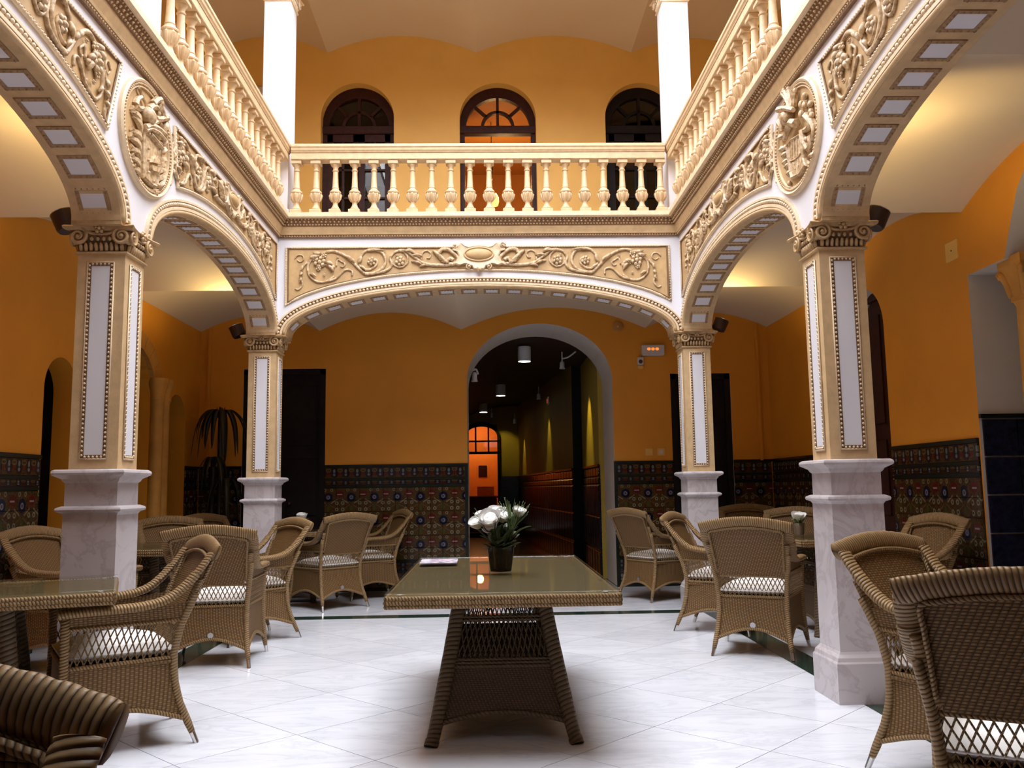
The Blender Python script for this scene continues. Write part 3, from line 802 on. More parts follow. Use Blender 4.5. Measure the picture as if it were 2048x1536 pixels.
for i in range(6):
    for sx in (-1, 1): m.octa((sx*.070, -.08+.032*i, .013), .008); m.octa((-.075+.03*i, sx*.078, .013), .008)
COFFER = (_c0, m.mesh('coffer_frame', 'coffer_brown'))

def cornice(parent, mp, u0, u1, s0, s1):
    """s0/s1: +1 when the end is mitred at an inner corner"""
    e = lambda w: (u0 + s0*w, u1 - s1*w)
    def run(name, prof, mat, smooth=False):
        m = MB(); a = [(e(w)[0], w, z) for w, z in prof]; b = [(e(w)[1], w, z) for w, z in prof]
        m.loft([a, b], True, True); return m.mapped(mp).build(name, mat, parent, smooth=smooth, angle=30 if smooth else None)
    run('cornice_bead_band', [(0,3.700),(.022,3.700),(.022,3.728),(0,3.728)], 'patina')
    run('cornice_frieze', [(0,3.728),(.030,3.728),(.034,3.745),(.052,3.79),(.056,3.805),(0,3.805)], 'stucco')
    run('cornice_leaf_band', [(0,3.805),(.062,3.805),(.075,3.835),(.10,3.872),(0,3.872)], 'patina')
    run('cornice_crown', [(0,3.872),(.112,3.872),(.120,3.880),(.125,3.886),(.125,3.925),(-.05,3.925),(-.05,3.872)], 'stucco_light')
    m = MB()
    def row(w, z, pitch, r):
        a, b = e(w); n = int((b-a)/pitch)
        for i in range(n): m.octa((a+(b-a)*(i+.5)/n, w, z), r)
    row(.024, 3.714, .026, .0095); row(.068, 3.818, .030, .011); row(.082, 3.842, .042, .0125); row(.096, 3.862, .034, .009)
    o = m.mapped(mp).build('cornice_ornament', 'stucco', parent, smooth=True); o['kind'] = 'stuff'

def arcade(name, label, mp, bays, u0, u1, zlow=ZA-.02):
    m = MB(); ars = []
    for a, b in bays: ars.append(Arch(a+INS, b-INS))
    edges = [u0]
    for a, b in bays: edges += [a+INS, b-INS]
    edges.append(u1)
    for i in range(0, len(edges), 2):
        if edges[i+1]-edges[i] > 1e-4: m.box(edges[i], edges[i+1], -W, 0, zlow, ZC+.2)
    for ar in ars:
        pts = [ar.p(pi*i/48) for i in range(49)]
        m.loft([[(p[0],0,p[1]),(p[0],0,ZC+.2),(p[0],-W,ZC+.2),(p[0],-W,p[1])] for p in pts], True, False)
    # face and soffit are separate surfaces: white plaster wall, stucco soffit lining
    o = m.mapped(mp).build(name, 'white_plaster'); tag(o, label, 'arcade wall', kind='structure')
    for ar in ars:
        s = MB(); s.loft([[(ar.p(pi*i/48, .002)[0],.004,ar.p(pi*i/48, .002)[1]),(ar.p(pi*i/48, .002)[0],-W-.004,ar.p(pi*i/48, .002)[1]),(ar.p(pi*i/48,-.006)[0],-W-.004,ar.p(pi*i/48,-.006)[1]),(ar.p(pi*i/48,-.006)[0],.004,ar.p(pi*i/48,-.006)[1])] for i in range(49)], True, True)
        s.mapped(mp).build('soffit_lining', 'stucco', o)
        archivolt(o, mp, ar)
    for a, b in bays:
        for u0_, u1_ in ((a-.002, a+INS+.004), (b-INS-.004, b+.002)):
            MB().box(u0_, u1_, -W-.006, .006, zlow-.003, ZA+.006).mapped(mp).build('impost_block', 'capital_gold', o)
    return o, ars
ab, arsb = arcade('wall_arcade_back', 'white and gold arcade wall above the wide back arch with carved frieze', MA_B, [(XL, XR)], XL, XR)
frieze_panel(ab, MA_B, arsb[0], -1.975, 1.84, 3.60, 1.0)
cornice(ab, MA_B, XL, XR, 1, 1)
ARMS_LEFT = {"shield": [[-.045, .025], [.05, .044], [.252, .068], [.216, .009], [.213, -.194], [.198, -.249], [.118, -.266], [-.025, -.263]], "rivets": [[.018, .031], [.021, -.064], [.021, -.138], [.034, -.207], [.115, -.235], [.196, -.228]], "tower": [[.113, -.07], [.153, -.059], [.197, -.097], [.06, -.133]], "base": [[.061, -.151], [.192, -.118], [.175, -.154], [.07, -.18]], "band": [[.05, .039], [.144, .035], [.242, .025]], "crown": [[-.046, .04], [.033, .085], [.137, .114], [.205, .124], [.276, .128]], "crown2": [[-.045, .023], [.035, .065], [.139, .09], [.208, .094], [.265, .09]], "helmet": [[.015, .136]], "plume": [[[.024, .188], [.086, .233], [.153, .247], [.169, .221]], [[.084, .248], [.135, .293], [.201, .329], [.216, .314]], [[.132, .172], [.212, .207], [.321, .263]], [[.177, .28], [.221, .261], [.265, .247]], [[.019, .1], [.082, .123], [.159, .173]]], "pole": [[[-.117, .256], [-.044, .221], [.017, .191]]], "cloth": [[[-.149, .136], [-.128, .177], [-.069, .22]], [[-.154, .129], [-.099, .133], [-.039, .165]]], "flags": [[[-.194, .1], [-.131, .077], [-.061, .055]], [[-.168, .081], [-.104, .047], [-.056, .005]], [[-.194, -.023], [-.121, -.033], [-.046, -.033]], [[-.202, -.067], [-.128, -.087], [-.053, -.098]], [[-.196, -.136], [-.123, -.137], [-.055, -.141]], [[-.174, -.173], [-.118, -.197], [-.061, -.216]], [[-.14, -.225], [-.101, -.247], [-.069, -.261]]], "leaves": [[[.254, .047], [.335, .113]], [[.259, -.001], [.326, .053]], [[.25, -.06], [.332, -.017]], [[.24, -.102], [.32, -.05]], [[.236, -.137], [.323, -.082]], [[.233, -.187], [.313, -.13]], [[.251, -.23], [.303, -.173]], [[.275, .134], [.338, .239]]], "balls": [[.286, .172], [.299, .026], [.287, -.074], [.276, -.194], [.2, -.281], [.228, .18]]}
ARMS_RIGHT = {"shield": [[.205, .017], [.1, .021], [-.048, -.007], [-.081, -.082], [-.082, -.176], [-.115, -.238], [-.011, -.254], [.138, -.228], [.162, -.179]], "bars": [[[.149, .012], [.135, -.108]], [[.102, .01], [.104, -.109]], [[.056, .002], [.066, -.113]], [[.011, .0], [.021, -.116]], [[.151, -.108], [.046, -.132], [-.045, -.128]], [[.093, -.136], [.07, -.19]], [[.017, -.143], [.009, -.191]]], "plume": [[[.071, .215], [.107, .289], [.184, .372]], [[.056, .208], [.077, .281], [.107, .344]], [[.027, .195], [.005, .241], [-.009, .28]], [[.086, .216], [.138, .297], [.209, .366]]], "helmet": [[.148, .18]], "collar": [[[.225, .264], [.087, .213], [-.034, .147]]], "visor": [[[-.043, .056], [.042, .099], [.114, .084], [.169, .038]], [[.236, .189], [.202, .145], [.199, .108]]], "crest": [[-.136, .187], [-.074, .165], [-.128, .135], [-.216, .101], [-.215, .052], [-.065, .108], [-.225, .026]], "drape": [[[-.132, .067], [-.194, .002], [-.162, -.023], [-.092, -.009]], [[-.209, .011], [-.252, -.072], [-.205, -.111]], [[-.064, .002], [-.083, -.067], [-.13, -.14]], [[-.181, -.085], [-.187, -.136], [-.142, -.156]]], "leaves": [[[.329, .134], [.249, .106]], [[.326, .043], [.236, .024]], [[.285, -.021], [.203, -.024]], [[.276, -.072], [.194, -.074]], [[.233, -.117], [.175, -.11]], [[.201, -.17], [.144, -.168]], [[.254, .179], [.182, .113]]], "scroll": [[[-.231, -.213], [-.178, -.198], [-.134, -.208], [-.157, -.243], [-.187, -.233]]], "balls": [[.202, -.233], [.282, .108], [.237, .019], [.239, -.051], [-.105, -.119], [-.111, -.073]]}
SB = [(YS+W, YN), (YN+W, YF)]
for nm, mp, sgn in (('left', MA_L, 1), ('right', MA_R, -1)):
    o, ars = arcade('wall_arcade_%s' % nm, 'white and gold arcade wall along the %s side with carved medallion' % nm, mp, SB, YS+.1, YF)
    frieze_panel(o, mp, ars[1], 5.55, 8.41, 3.615, .735, end_l=(5.60, 5.69))
    frieze_panel(o, mp, ars[0], 1.70, 4.70, 3.615, .735, end_l=(1.75, 1.70), end_r=(4.74, 4.60))
    cornice(o, mp, YS+W, YF, 0, 1)
    # oval medallion with coat of arms over the near column
    cu, cz, ra, rb = 5.15, 3.337, .405, .348
    el = lambda a, k: (cu+ra*k*cos(a), cz+rb*k*sin(a))
    A = [2*pi*i/52 for i in range(52)]
    m = MB(); m.loft([[(el(a,k)[0], w, el(a,k)[1]) for a in A] for k, w in ((1.0,0),(1.0,.020),(.965,.032),(.93,.026),(.925,.012),(.87,.012),(.865,.020),(.845,.020),(.84,.006))], True, False)
    md = m.mapped(mp).build('medallion_frame', 'stucco_light', o, smooth=True, angle=35)
    m = MB(); m.loft([[(el(a,k)[0], w, el(a,k)[1]) for a in A] for k, w in ((.86,0),(.86,.007))], True, True); m.mapped(mp).build('medallion_ground', 'panel_ground', md)
    m = MB()
    for i in range(88): p = el(2*pi*i/88, .897); m.octa((p[0], .020, p[1]), .0125)
    b = m.mapped(mp).build('medallion_bead', 'stucco', md, smooth=True); b['kind'] = 'stuff'
    D = ARMS_LEFT if nm == 'left' else ARMS_RIGHT
    q = lambda p: (5.085+p[0], 3.325+p[1])
    sh = [q(p) for p in D['shield']]; sx = sum(p[0] for p in sh)/len(sh); sz = sum(p[1] for p in sh)/len(sh)
    T = lambda p, k, w: (sx+(p[0]-sx)*k, w, sz+(p[1]-sz)*k)
    m = MB(); m.loft([[T(p,1,.004) for p in sh],[T(p,1,.032) for p in sh],[T(p,.93,.040) for p in sh],[T(p,.86,.028) for p in sh]], True, True)
    m.mapped(mp).build('shield', 'relief', md)
    m = MB()
    for key, r0, r1, w in (('plume',.017,.013,.030),('pole',.008,.006,.022),('cloth',.017,.010,.020),('flags',.013,.009,.018),('collar',.016,.012,.06),('visor',.022,.012,.050),('drape',.018,.012,.022),('scroll',.013,.008,.020),('bars',.004,.004,.030)):
        for P in D.get(key, []): r_tube(m, [q(p) for p in P], r0, r1, w)
    if nm == 'left':
        r_tube(m, [q(p) for p in D['crown']], .016, .012, .040); r_tube(m, [q(p) for p in D['crown2']], .012, .010, .042)
        r_tube(m, [q(p) for p in D['band']], .012, .012, .034)
        for key in ('tower', 'base'):
            m.poly_prism([q(p) for p in D[key]], lambda p: (p[0], .026, p[1]), lambda p: (p[0], .050, p[1]))
        for p in D['rivets']: m.ball((q(p)[0], .040, q(p)[1]), .010)
        for P in D['flags']: a, b2 = q(P[0]), q(P[-1]); r_leaf(m, a[0], a[1]-.02, b2[0], b2[1]-.02, .016, .012)
    else:
        for p in D['crest']: m.ball((q(p)[0], .024, q(p)[1]), .024, 1, .8, 1, 7, 5)
    for p in D['helmet']: m.ball((q(p)[0], .030, q(p)[1]), .066, 1, .75, .85, 12, 8)
    for P in D['plume']: m.ball((q(P[-1])[0], .032, q(P[-1])[1]), .022, 1, .8, 1, 7, 5)
    for a, b2 in D['leaves']: a, b2 = q(a), q(b2); r_leaf(m, a[0], a[1], b2[0], b2[1], .018, .014, .01)
    for p in D['balls']: m.ball((q(p)[0], .022, q(p)[1]), .019, 1, .8, 1, 7, 5)
    m.mapped(mp).build('coat_of_arms', 'relief', md, smooth=True, angle=45)
# plain south arcade, behind the picture plane
m = MB(); arS = Arch(XL+INS, XR-INS)
m.box(XL-W, XL+INS, YS, YS+W, 0, ZC+.2); m.box(XR-INS, XR+W, YS, YS+W, 0, ZC+.2)
pts = [arS.p(pi*i/32) for i in range(33)]
m.loft([[(p[0],YS+W,p[1]),(p[0],YS+W,ZC+.2),(p[0],YS,ZC+.2),(p[0],YS,p[1])] for p in pts], True, False)
tag(m.build('wall_arcade_front', 'white_plaster'), 'plain arcade wall of the near gallery', 'arcade wall', kind='structure')

# ------------------------------------------------------------------ columns
def volute(m, side, sx, z, face):
    pass
def capital(parent, z0, k=1.0, mat='capital_gold'):
    h = W/2
    def sq(a, z): return [(-a,-a,z),(a,-a,z),(a,a,z),(-a,a,z)]
    MB().loft([sq(h+.004,z0-.02), sq(h+.016,z0-.014), sq(h+.016,z0-.004), sq(h+.002,z0)], True, True).build('necking', mat, parent)
    MB().loft([sq(h-.004,z0), sq(h+.0,z0+.05), sq(h+.022,z0+.09), sq(h+.022,z0+.115)], True, True).build('capital_bell', 'patina', parent)
    # concave abacus with moulded top
    def cc(a, z, d):
        P = []
        for s in range(4):
            for i in range(6):
                t = -1+2*i/6; e = d*(1-t*t); x, y = t*a, -a+e
                for _ in range(s): x, y = -y, x
                P.append((x, y, z))
        return P
    MB().loft([cc(h+.055,z0+.115,.030), cc(h+.064,z0+.122,.030), cc(h+.068,z0+.135,.028), cc(h+.060,z0+.142,.028), cc(h+.03,z0+.15,.012)], True, True).build('abacus', mat, parent, smooth=True, angle=35)
    lm = MB()
    for s in range(4):
        R = Matrix.Rotation(s*pi/2, 4, 'Z'); q = MB()
        for i in range(9):
            x = -.115+.0288*i
            q.tube([(x,-h-.004,z0+.004),(x,-h-.012,z0+.03),(x,-h-.020,z0+.048)], [.011,.0125,.006], 5)
        for i in range(6):
            q.ball((-.085+.034*i,-h-.022,z0+.070), .013, 1, .8, 1.1, 5, 4)
        lm.add([tuple(R @ Vector(v)) for v in q.v], q.f)
    o = lm.build('capital_leaf', mat, parent, smooth=True); o['kind'] = 'stuff'
    for s in range(4):
        R = Matrix.Rotation(s*pi/2, 4, 'Z')
        for sx in (-1, 1):
            q = MB(); P = []; rr = []
            for i in range(26):
                t = i/25; r = .052*(1-.80*t); a = pi/2 - sx*0 + 2*pi*1.6*t
                P.append((sx*(h-.012) - sx*r*cos(a)*-1, -h-.034-.006*t, z0+.082 + r*sin(a))); rr.append(.0115*(1-.45*t))
            P0 = [(0,-h-.018,z0+.098),(sx*.05,-h-.024,z0+.100),(sx*.09,-h-.030,z0+.116)]
            q.tube(catmull(P0+[P[0]], 3)[:-1]+P, [.009]*9+rr, 6); q.ball((sx*(h-.012),-h-.040,z0+.082), .013)
            q.tube([(sx*(h-.012),-h-.004,z0+.082),(sx*(h-.012),-h-.026,z0+.082)], .042, 12)
            q2 = MB(); q2.add([tuple(R @ Vector(v)) for v in q.v], q.f); q2.build('volute', mat, parent, smooth=True, angle=50)
        q = MB()
        q.ball((0,-h-.048,z0+.125), .013)
        for i in range(5): a = 2*pi*i/5+.3; q.ball((.021*cos(a),-h-.044,z0+.125+.021*sin(a)), .013)
        q2 = MB(); q2.add([tuple(R @ Vector(v)) for v in q.v], q.f); q2.build('rosette', mat, parent, smooth=True)

col0 = thing('column', 'near left arcade column on a marble pedestal beside the wicker armchairs', 'column', (XL-W/2, YN+W/2, 0), group='columns of the courtyard arcade')
h = W/2
def sq(a, z): return [(-a,-a,z),(a,-a,z),(a,a,z),(-a,a,z)]
MB().loft([sq(h+.048,0), sq(h+.048,.215), sq(h+.040,.225), sq(h+.036,.245), sq(h+.022,.262), sq(h+.016,.275)], True, True).build('pedestal_base', 'pedestal_marble', col0)
MB().loft([sq(h+.014,.26), sq(h+.014,1.09)], True, True).build('pedestal', 'pedestal_marble', col0)
MB().loft([sq(h+.014,1.085), sq(h+.022,1.098), sq(h+.042,1.106), sq(h+.046,1.116), sq(h+.042,1.126), sq(h+.020,1.136)], True, True).build('pedestal_moulding', 'pedestal_marble', col0)
MB().loft([sq(h+.010,1.13), sq(h+.010,1.27)], True, True).build('pedestal_block', 'pedestal_marble', col0)
MB().loft([sq(h+.010,1.262), sq(h+.020,1.272), sq(h+.026,1.285), sq(h+.048,1.298), sq(h+.062,1.306), sq(h+.066,1.318), sq(h+.062,1.330), sq(h+.05,1.337), sq(h-.01,1.338)], True, True).build('pedestal_cap', 'pedestal_marble', col0)
MB().box(-h, h, -h, h, 1.336, 2.565).build('shaft', 'stucco', col0)
for s in range(4):
    R = Matrix.Rotation(s*pi/2, 4, 'Z')
    def rot(m): q = MB(); q.v = [tuple(R @ Vector(v)) for v in m.v]; q.f = m.f; return q
    a, b, z0, z1 = .052, .074, 1.395, 2.515   # half width of white panel, of its frame
    p = rot(MB().box(-a, a, -h-.004, -h+.01, z0+.022, z1-.022)).build('shaft_panel', 'white_plaster', col0)
    fm = MB()
    fm.box(-b, -a, -h-.006, -h+.01, z0, z1); fm.box(a, b, -h-.006, -h+.01, z0, z1); fm.box(-a, a, -h-.006, -h+.01, z0, z0+.022); fm.box(-a, a, -h-.006, -h+.01, z1-.022, z1)
    rot(fm).build('panel_frame', 'patina', p)
    fm = MB()
    for x in (-b, b):
        fm.tube([(x,-h-.006,z0),(x,-h-.006,z1)], .005, 4)
    for z in (z0, z1): fm.tube([(-b,-h-.006,z),(b,-h-.006,z)], .005, 4)
    for sx in (-1, 1):
        n = 44
        for i in range(n):
            z = z0+.02+(z1-z0-.04)*i/(n-1); fm.octa((sx*(a+b)/2,-h-.008,z), .0088)
        for i in range(5): fm.octa((-.045+.0225*i,-h-.008,(z0 if sx < 0 else z1)-sx*.011), .0088)
    o = rot(fm).build('frame_bead', 'stucco_light', p, smooth=True); o['kind'] = 'stuff'
capital(col0, 2.578)
dup(col0, 'near right arcade column on a marble pedestal beside the tall wicker armchair', (XR+W/2, YN+W/2, 0))
dup(col0, 'far left arcade column on a marble pedestal in front of the black door', (XL-W/2, YF+W/2, 0))
dup(col0, 'far right arcade column on a marble pedestal in front of the black door', (XR+W/2, YF+W/2, 0))
# upper gallery columns
uc = thing('upper_column', 'white upper column at the left end of the back balustrade', 'column', (XL-W/2+.085, YF+W/2, ZT), group='columns of the upper gallery')
MB().cbox(-h, h, -h, h, 0, 2.36, .006).build('shaft', 'white_plaster', uc)
MB().cbox(-h-.02, h+.02, -h-.02, h+.02, 0, .10, .01).build('plinth', 'white_plaster', uc)
capital(uc, 2.33, mat='stucco_light')
dup(uc, 'white upper column at the right end of the back balustrade', (XR+W/2-.085, YF+W/2, ZT))
dup(uc, 'white upper column above the left medallion', (XL-W/2+.03, YN+W/2+.05, ZT))
dup(uc, 'white upper column above the right medallion', (XR+W/2-.03, YN+W/2+.05, ZT))
m = MB(); zb = 6.39
m.box(XL-W, XR+W, YF, YF+W, zb, ZROOF); m.box(XL-W, XL, YS, YF, zb, ZROOF); m.box(XR, XR+W, YS, YF, zb, ZROOF); m.box(XL-W, XR+W, YS, YS+W, zb, ZROOF)
tag(m.build('trim_2', 'white_plaster'), 'white beam ring around the roof opening', 'beam', kind='structure')

# ------------------------------------------------------------------ balustrades
def baluster_mesh():
    m = MB(); m.cbox(-.056, .056, -.056, .056, 0, .045, .005)
    m.lathe([(.046,.045),(.048,.058),(.040,.066),(.030,.085),(.024,.105),(.026,.122),(.036,.140),(.046,.165),(.051,.195),(.050,.212),(.056,.218),(.058,.228),(.052,.238),(.038,.250),(.033,.262),(.036,.27),(.031,.28),(.026,.40),(.025,.440),(.031,.446),(.032,.453),(.025,.460),(.025,.480),(.034,.495),(.042,.508),(.042,.515)], 12)
    for i in range(8):
        a = 2*pi*i/8; r = .050
        m.tube([(.034*cos(a),.034*sin(a),.130),(.050*cos(a),.050*sin(a),.165),(.057*cos(a),.057*sin(a),.198),(.052*cos(a),.052*sin(a),.212)], [.006,.011,.011,.005], 5)
    m.cbox(-.050, .050, -.050, .050, .513, .552, .004)
    return m.mesh('baluster', 'stucco_mid', True, 32)
BAL = baluster_mesh()
def balustrade(label, mp, us, ua, ub):
    o = thing('balustrade', label, 'balustrade', group='balustrades of the upper gallery')
    wc = .045
    for u in us: link('baluster', BAL, o, Vector(mp(u, wc, 3.925)))
    m = MB(); m.loft([[(ua,wc+a,z),(ub,wc+a,z),(ub,wc-a,z),(ua,wc-a,z)] for a, z in ((.058,4.476),(.062,4.482),(.062,4.540),(.052,4.545))], True, True); m.mapped(mp).build('rail_bed', 'stucco_mid', o)
    m = MB(); m.loft([[(ua,wc+a,z),(ub,wc+a,z),(ub,wc-a,z),(ua,wc-a,z)] for a, z in ((.066,4.545),(.070,4.556),(.078,4.568),(.080,4.59),(.088,4.60),(.088,4.622),(.08,4.630))], True, True); m.mapped(mp).build('hand_rail', 'stucco_mid', o)
    m = MB(); m.loft([[(ua,wc+a,z),(ub,wc+a,z),(ub,wc-a,z),(ua,wc-a,z)] for a, z in ((.078,3.918),(.078,3.928),(.07,3.932))], True, True); m.mapped(mp).build('base_course', 'stucco_mid', o)
balustrade('carved baluster railing along the back of the upper gallery', MA_B, [-1.875+.1918*i for i in range(20)], XL+.137, XR-.137)
for nm, mp in (('left', MA_L), ('right', MA_R)):
    balustrade('carved baluster railing along the %s side of the upper gallery' % nm, mp, [5.36+.1918*i for i in range(16)], YN+W+.05, YF-.05)

# ------------------------------------------------------------------ arched doors of the upper gallery
def fan_door(name, label, o, opened, wood):
    d = thing(name, label, 'door', kind='structure')
    c, a = (o['u0']+o['u1'])/2, (o['u1']-o['u0'])/2; w0, w1 = -.22, -.14; zs, b = o['zs']-.07, o['b']-.01; zt = 5.86
    arc = lambda s, n=24: [(c-(a*s)*cos(pi*i/n), zs+(b*s if s > .9 else b*s)*sin(pi*i/n)) for i in range(n+1)]
    m = MB(); rect_sweep(m, list(zip([(c-(a-.075)*cos(pi*i/24), zs+(b-.06)*sin(pi*i/24)) for i in range(25)], [(c-a*1.02*cos(pi*i/24), zs+(b+.10)*sin(pi*i/24)) for i in range(25)])), w0, w1)
    for sx in (-1, 1): m.box(min(c+sx*a, c+sx*(a-.06)), max(c+sx*a, c+sx*(a-.06)), w0, w1, ZT, zs+.02)
    m.mapped(MP_B).build('door_frame', wood, d)
    MB().cbox(c-a, c+a, w0-.01, w1+.03, zt-.09, zt+.015, .01).mapped(MP_B).build('transom', wood, d)
    ri = .20; zc = zt+.015
    m = MB(); rect_sweep(m, [((c-(ri-.018)*cos(pi*i/16), zc+(ri-.018)*1.0*sin(pi*i/16)), (c-(ri+.018)*cos(pi*i/16), zc+(ri+.018)*sin(pi*i/16))) for i in range(17)], w0+.02, w1-.01)
    m.mapped(MP_B).build('fan_bar', wood, d)
    MB().box(c-.018, c+.018, w0+.02, w1-.01, zc, zs+b).mapped(MP_B).build('fan_bar', wood, d)
    for ang in (.24, .76):
        x0, z0, x1, z1 = c-ri*cos(pi*ang), zc+ri*sin(pi*ang), c-(a-.06)*cos(pi*ang), zc+(zs+b-zc-.02)*sin(pi*ang)
        dx, dz = x1-x0, z1-z0; L = sqrt(dx*dx+dz*dz); nx, nz = -dz/L*.016, dx/L*.016
        MB().poly_prism([(x0+nx,z0+nz),(x1+nx,z1+nz),(x1-nx,z1-nz),(x0-nx,z0-nz)], lambda p: MP_B(p[0],w0+.02,p[1]), lambda p: MP_B(p[0],w1-.01,p[1])).build('fan_bar', wood, d)
    pts = [(c-(a-.08)*cos(pi*i/24), zs+(b-.08)*sin(pi*i/24)) for i in range(25)]
    pts = [p for p in pts if p[1] > zc]; pts = [(pts[0][0], zc)] + pts + [(pts[-1][0], zc)]
    MB().poly_prism(pts, lambda p: MP_B(p[0],-.185,p[1]), lambda p: MP_B(p[0],-.18,p[1])).build('fan_pane', 'glass_pane', d)
    z1 = zt-.09
    if not opened:
        for sx in (-1, 1):
            x0, x1 = sorted((c+sx*.004, c+sx*(a-.06)))
            lf = MB(); lf.box(x0, x0+.07, w0+.01, w1-.005, ZT, z1); lf.box(x1-.07, x1, w0+.01, w1-.005, ZT, z1)
            for z in (ZT, ZT+.55, z1-.10): lf.box(x0, x1, w0+.01, w1-.005, z, z+.10)
            L = lf.mapped(MP_B).build('door_leaf', wood, d)
            xm = (x0+x1)/2; MB().box(xm-.012, xm+.012, w0+.02, w1-.01, ZT+.65, z1-.1).mapped(MP_B).build('glazing_bar', wood, L)
            for k in range(3):
                z = ZT+.65+(z1-.1-ZT-.65)*k/3
                if k: MB().box(x0+.07, x1-.07, w0+.02, w1-.01, z-.012, z+.012).mapped(MP_B).build('glazing_bar', wood, L)
                zz = ZT+.65+(z1-.1-ZT-.65)*(k+1)/3
                for p0, p1 in ((x0+.07, xm-.012), (xm+.012, x1-.07)): MB().box(p0, p1, -.185, -.18, z+.012, zz-.012).mapped(MP_B).build('pane', 'glass_pane', L)
            MB().cbox(x0+.09, x1-.09, w0+.02, w1-.015, ZT+.13, ZT+.52, .01).mapped(MP_B).build('door_panel', wood, L)
fan_door('door_4', 'dark arched double door with fanlight on the left of the upper gallery', OP_UB[0], False, 'dark_wood')
fan_door('door_5', 'open arched doorway with fanlight at the centre of the upper gallery', OP_UB[1], True, 'dark_wood')
fan_door('door_6', 'black arched double door behind the right upper column', OP_UB[2], False, 'black_wood')
# lit room behind the open upper door
m = MB()
m.box(-1.0, -.9, YB+.3, 14.6, ZT, 6.7); m.box(1.35, 1.45, YB+.3, 14.6, ZT, 6.7); m.box(-1.0, 1.45, 14.6, 14.7, ZT, 6.7); m.box(-1.0, 1.45, YB+.3, 14.7, 6.6, 6.7)
m.box(-3.6, 3.6, 16, 16.1, ZT, 6.9)
tag(m.build('wall_upper_room', 'ochre_dark'), 'ochre walls of the lit room behind the upper doorway', 'wall', kind='structure')
d = thing('door_7', 'dark arched doorway at the back of the lit upper room', 'door', kind='structure')
P = [(.1-.42*cos(pi*i/14), 4.85+.30*sin(pi*i/14)) for i in range(15)]
MB().poly_prism([(.52, ZT), (-.32, ZT)] + P[:], lambda p: (p[0], 14.6, p[1]), lambda p: (p[0], 14.55, p[1])).build('door_leaf', 'black_wood', d)
pl = thing('pendant_lamp', 'small pendant lamp hanging inside the open upper doorway', 'lamp', (.10, 12.4, 0))
MB().tube([(0,0,6.6),(0,0,6.02)], .006, 5).build('cord', 'metal_dark', pl)
MB().lathe([(.02,6.03),(.03,6.0),(.05,5.97),(.045,5.94),(.02,5.90),(.03,5.86),(.012,5.80),(.02,5.74),(.004,5.70)], 10).build('body', 'metal_dark', pl, smooth=True)
MB().lathe([(.02,5.42),(.07,5.44),(.085,5.50),(.08,5.56),(.05,5.62),(.02,5.63)], 12, (.02,0,-.12)).build('shade', 'lamp_shade_glow', pl, smooth=True)
def point(name, loc, power, col, r=.05):
    l = bpy.data.lights.new(name, 'POINT'); l.energy = power; l.color = col; l.shadow_soft_size = r
    o = bpy.data.objects.new(name, l); COL.objects.link(o); o.location = loc; return o
def spot(name, loc, tgt, power, col, ang, blend=.6, r=.03):
    l = bpy.data.lights.new(name, 'SPOT'); l.energy = power; l.color = col; l.spot_size = radians(ang); l.spot_blend = blend; l.shadow_soft_size = r
    o = bpy.data.objects.new(name, l); COL.objects.link(o); o.location = loc
    o.rotation_euler = (Vector(tgt)-Vector(loc)).to_track_quat('-Z', 'Y').to_euler(); return o
point('pendant_light', (.3, 12.6, 5.6), 80, (1, .62, .25), .08)

# ------------------------------------------------------------------ corridor behind the back wall
CY0, CY1 = YB+.95, 22.0
m = MB().box(-.9, 1.9, CY0, 26, -.12, 0); tag(m.build('floor_corridor', 'corridor_floor'), 'polished dark red corridor floor', 'floor', kind='structure')
cr = MB()
cr.add([(1.49,CY0,1.5),(1.49,13.75,1.5),(1.49,13.75,3.4),(1.49,CY0,3.4)], [(0,1,2,3)])
cr.add([(1.36,13.95,1.5),(.77,CY1,1.5),(.77,CY1,3.4),(1.36,13.95,3.4)], [(0,1,2,3)])
cr.add([(1.49,CY0,0),(1.9,CY0,0),(1.9,CY0,3.4),(1.49,CY0,3.4)], [(0,1,2,3)])
cr.box(-.62, -.6, CY0, CY1, 0, 3.4)
# end wall around the glazed door
cr.box(.30, 1.2, CY1, CY1+.1, 0, 3.4); cr.box(-.7, .30, CY1, CY1+.1, 2.86, 3.4)
for i_ in range(16):
    qa, qb = [(-.16-.46*cos(pi*k/16), 2.50+.34*sin(pi*k/16)) for k in (i_, i_+1)]
    cr.add([(qa[0],CY1,qa[1]),(qb[0],CY1,qb[1]),(qb[0],CY1,2.88),(qa[0],CY1,2.88)], [(0,1,2,3)])
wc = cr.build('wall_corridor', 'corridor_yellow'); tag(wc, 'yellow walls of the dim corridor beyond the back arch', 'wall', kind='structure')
d9 = thing('door_9', 'doorway in the right side of the corridor, its darkness coloured black', 'door', kind='structure')
MB().box(1.36, 1.95, 13.95, 13.99, 0, 3.4).build('door_leaf', 'black_wood', d9); MB().box(1.9, 1.95, 13.75, 13.95, 0, 3.4).build('door_jamb', 'black_wood', d9)  # return wall coloured black to stand for the unlit opening
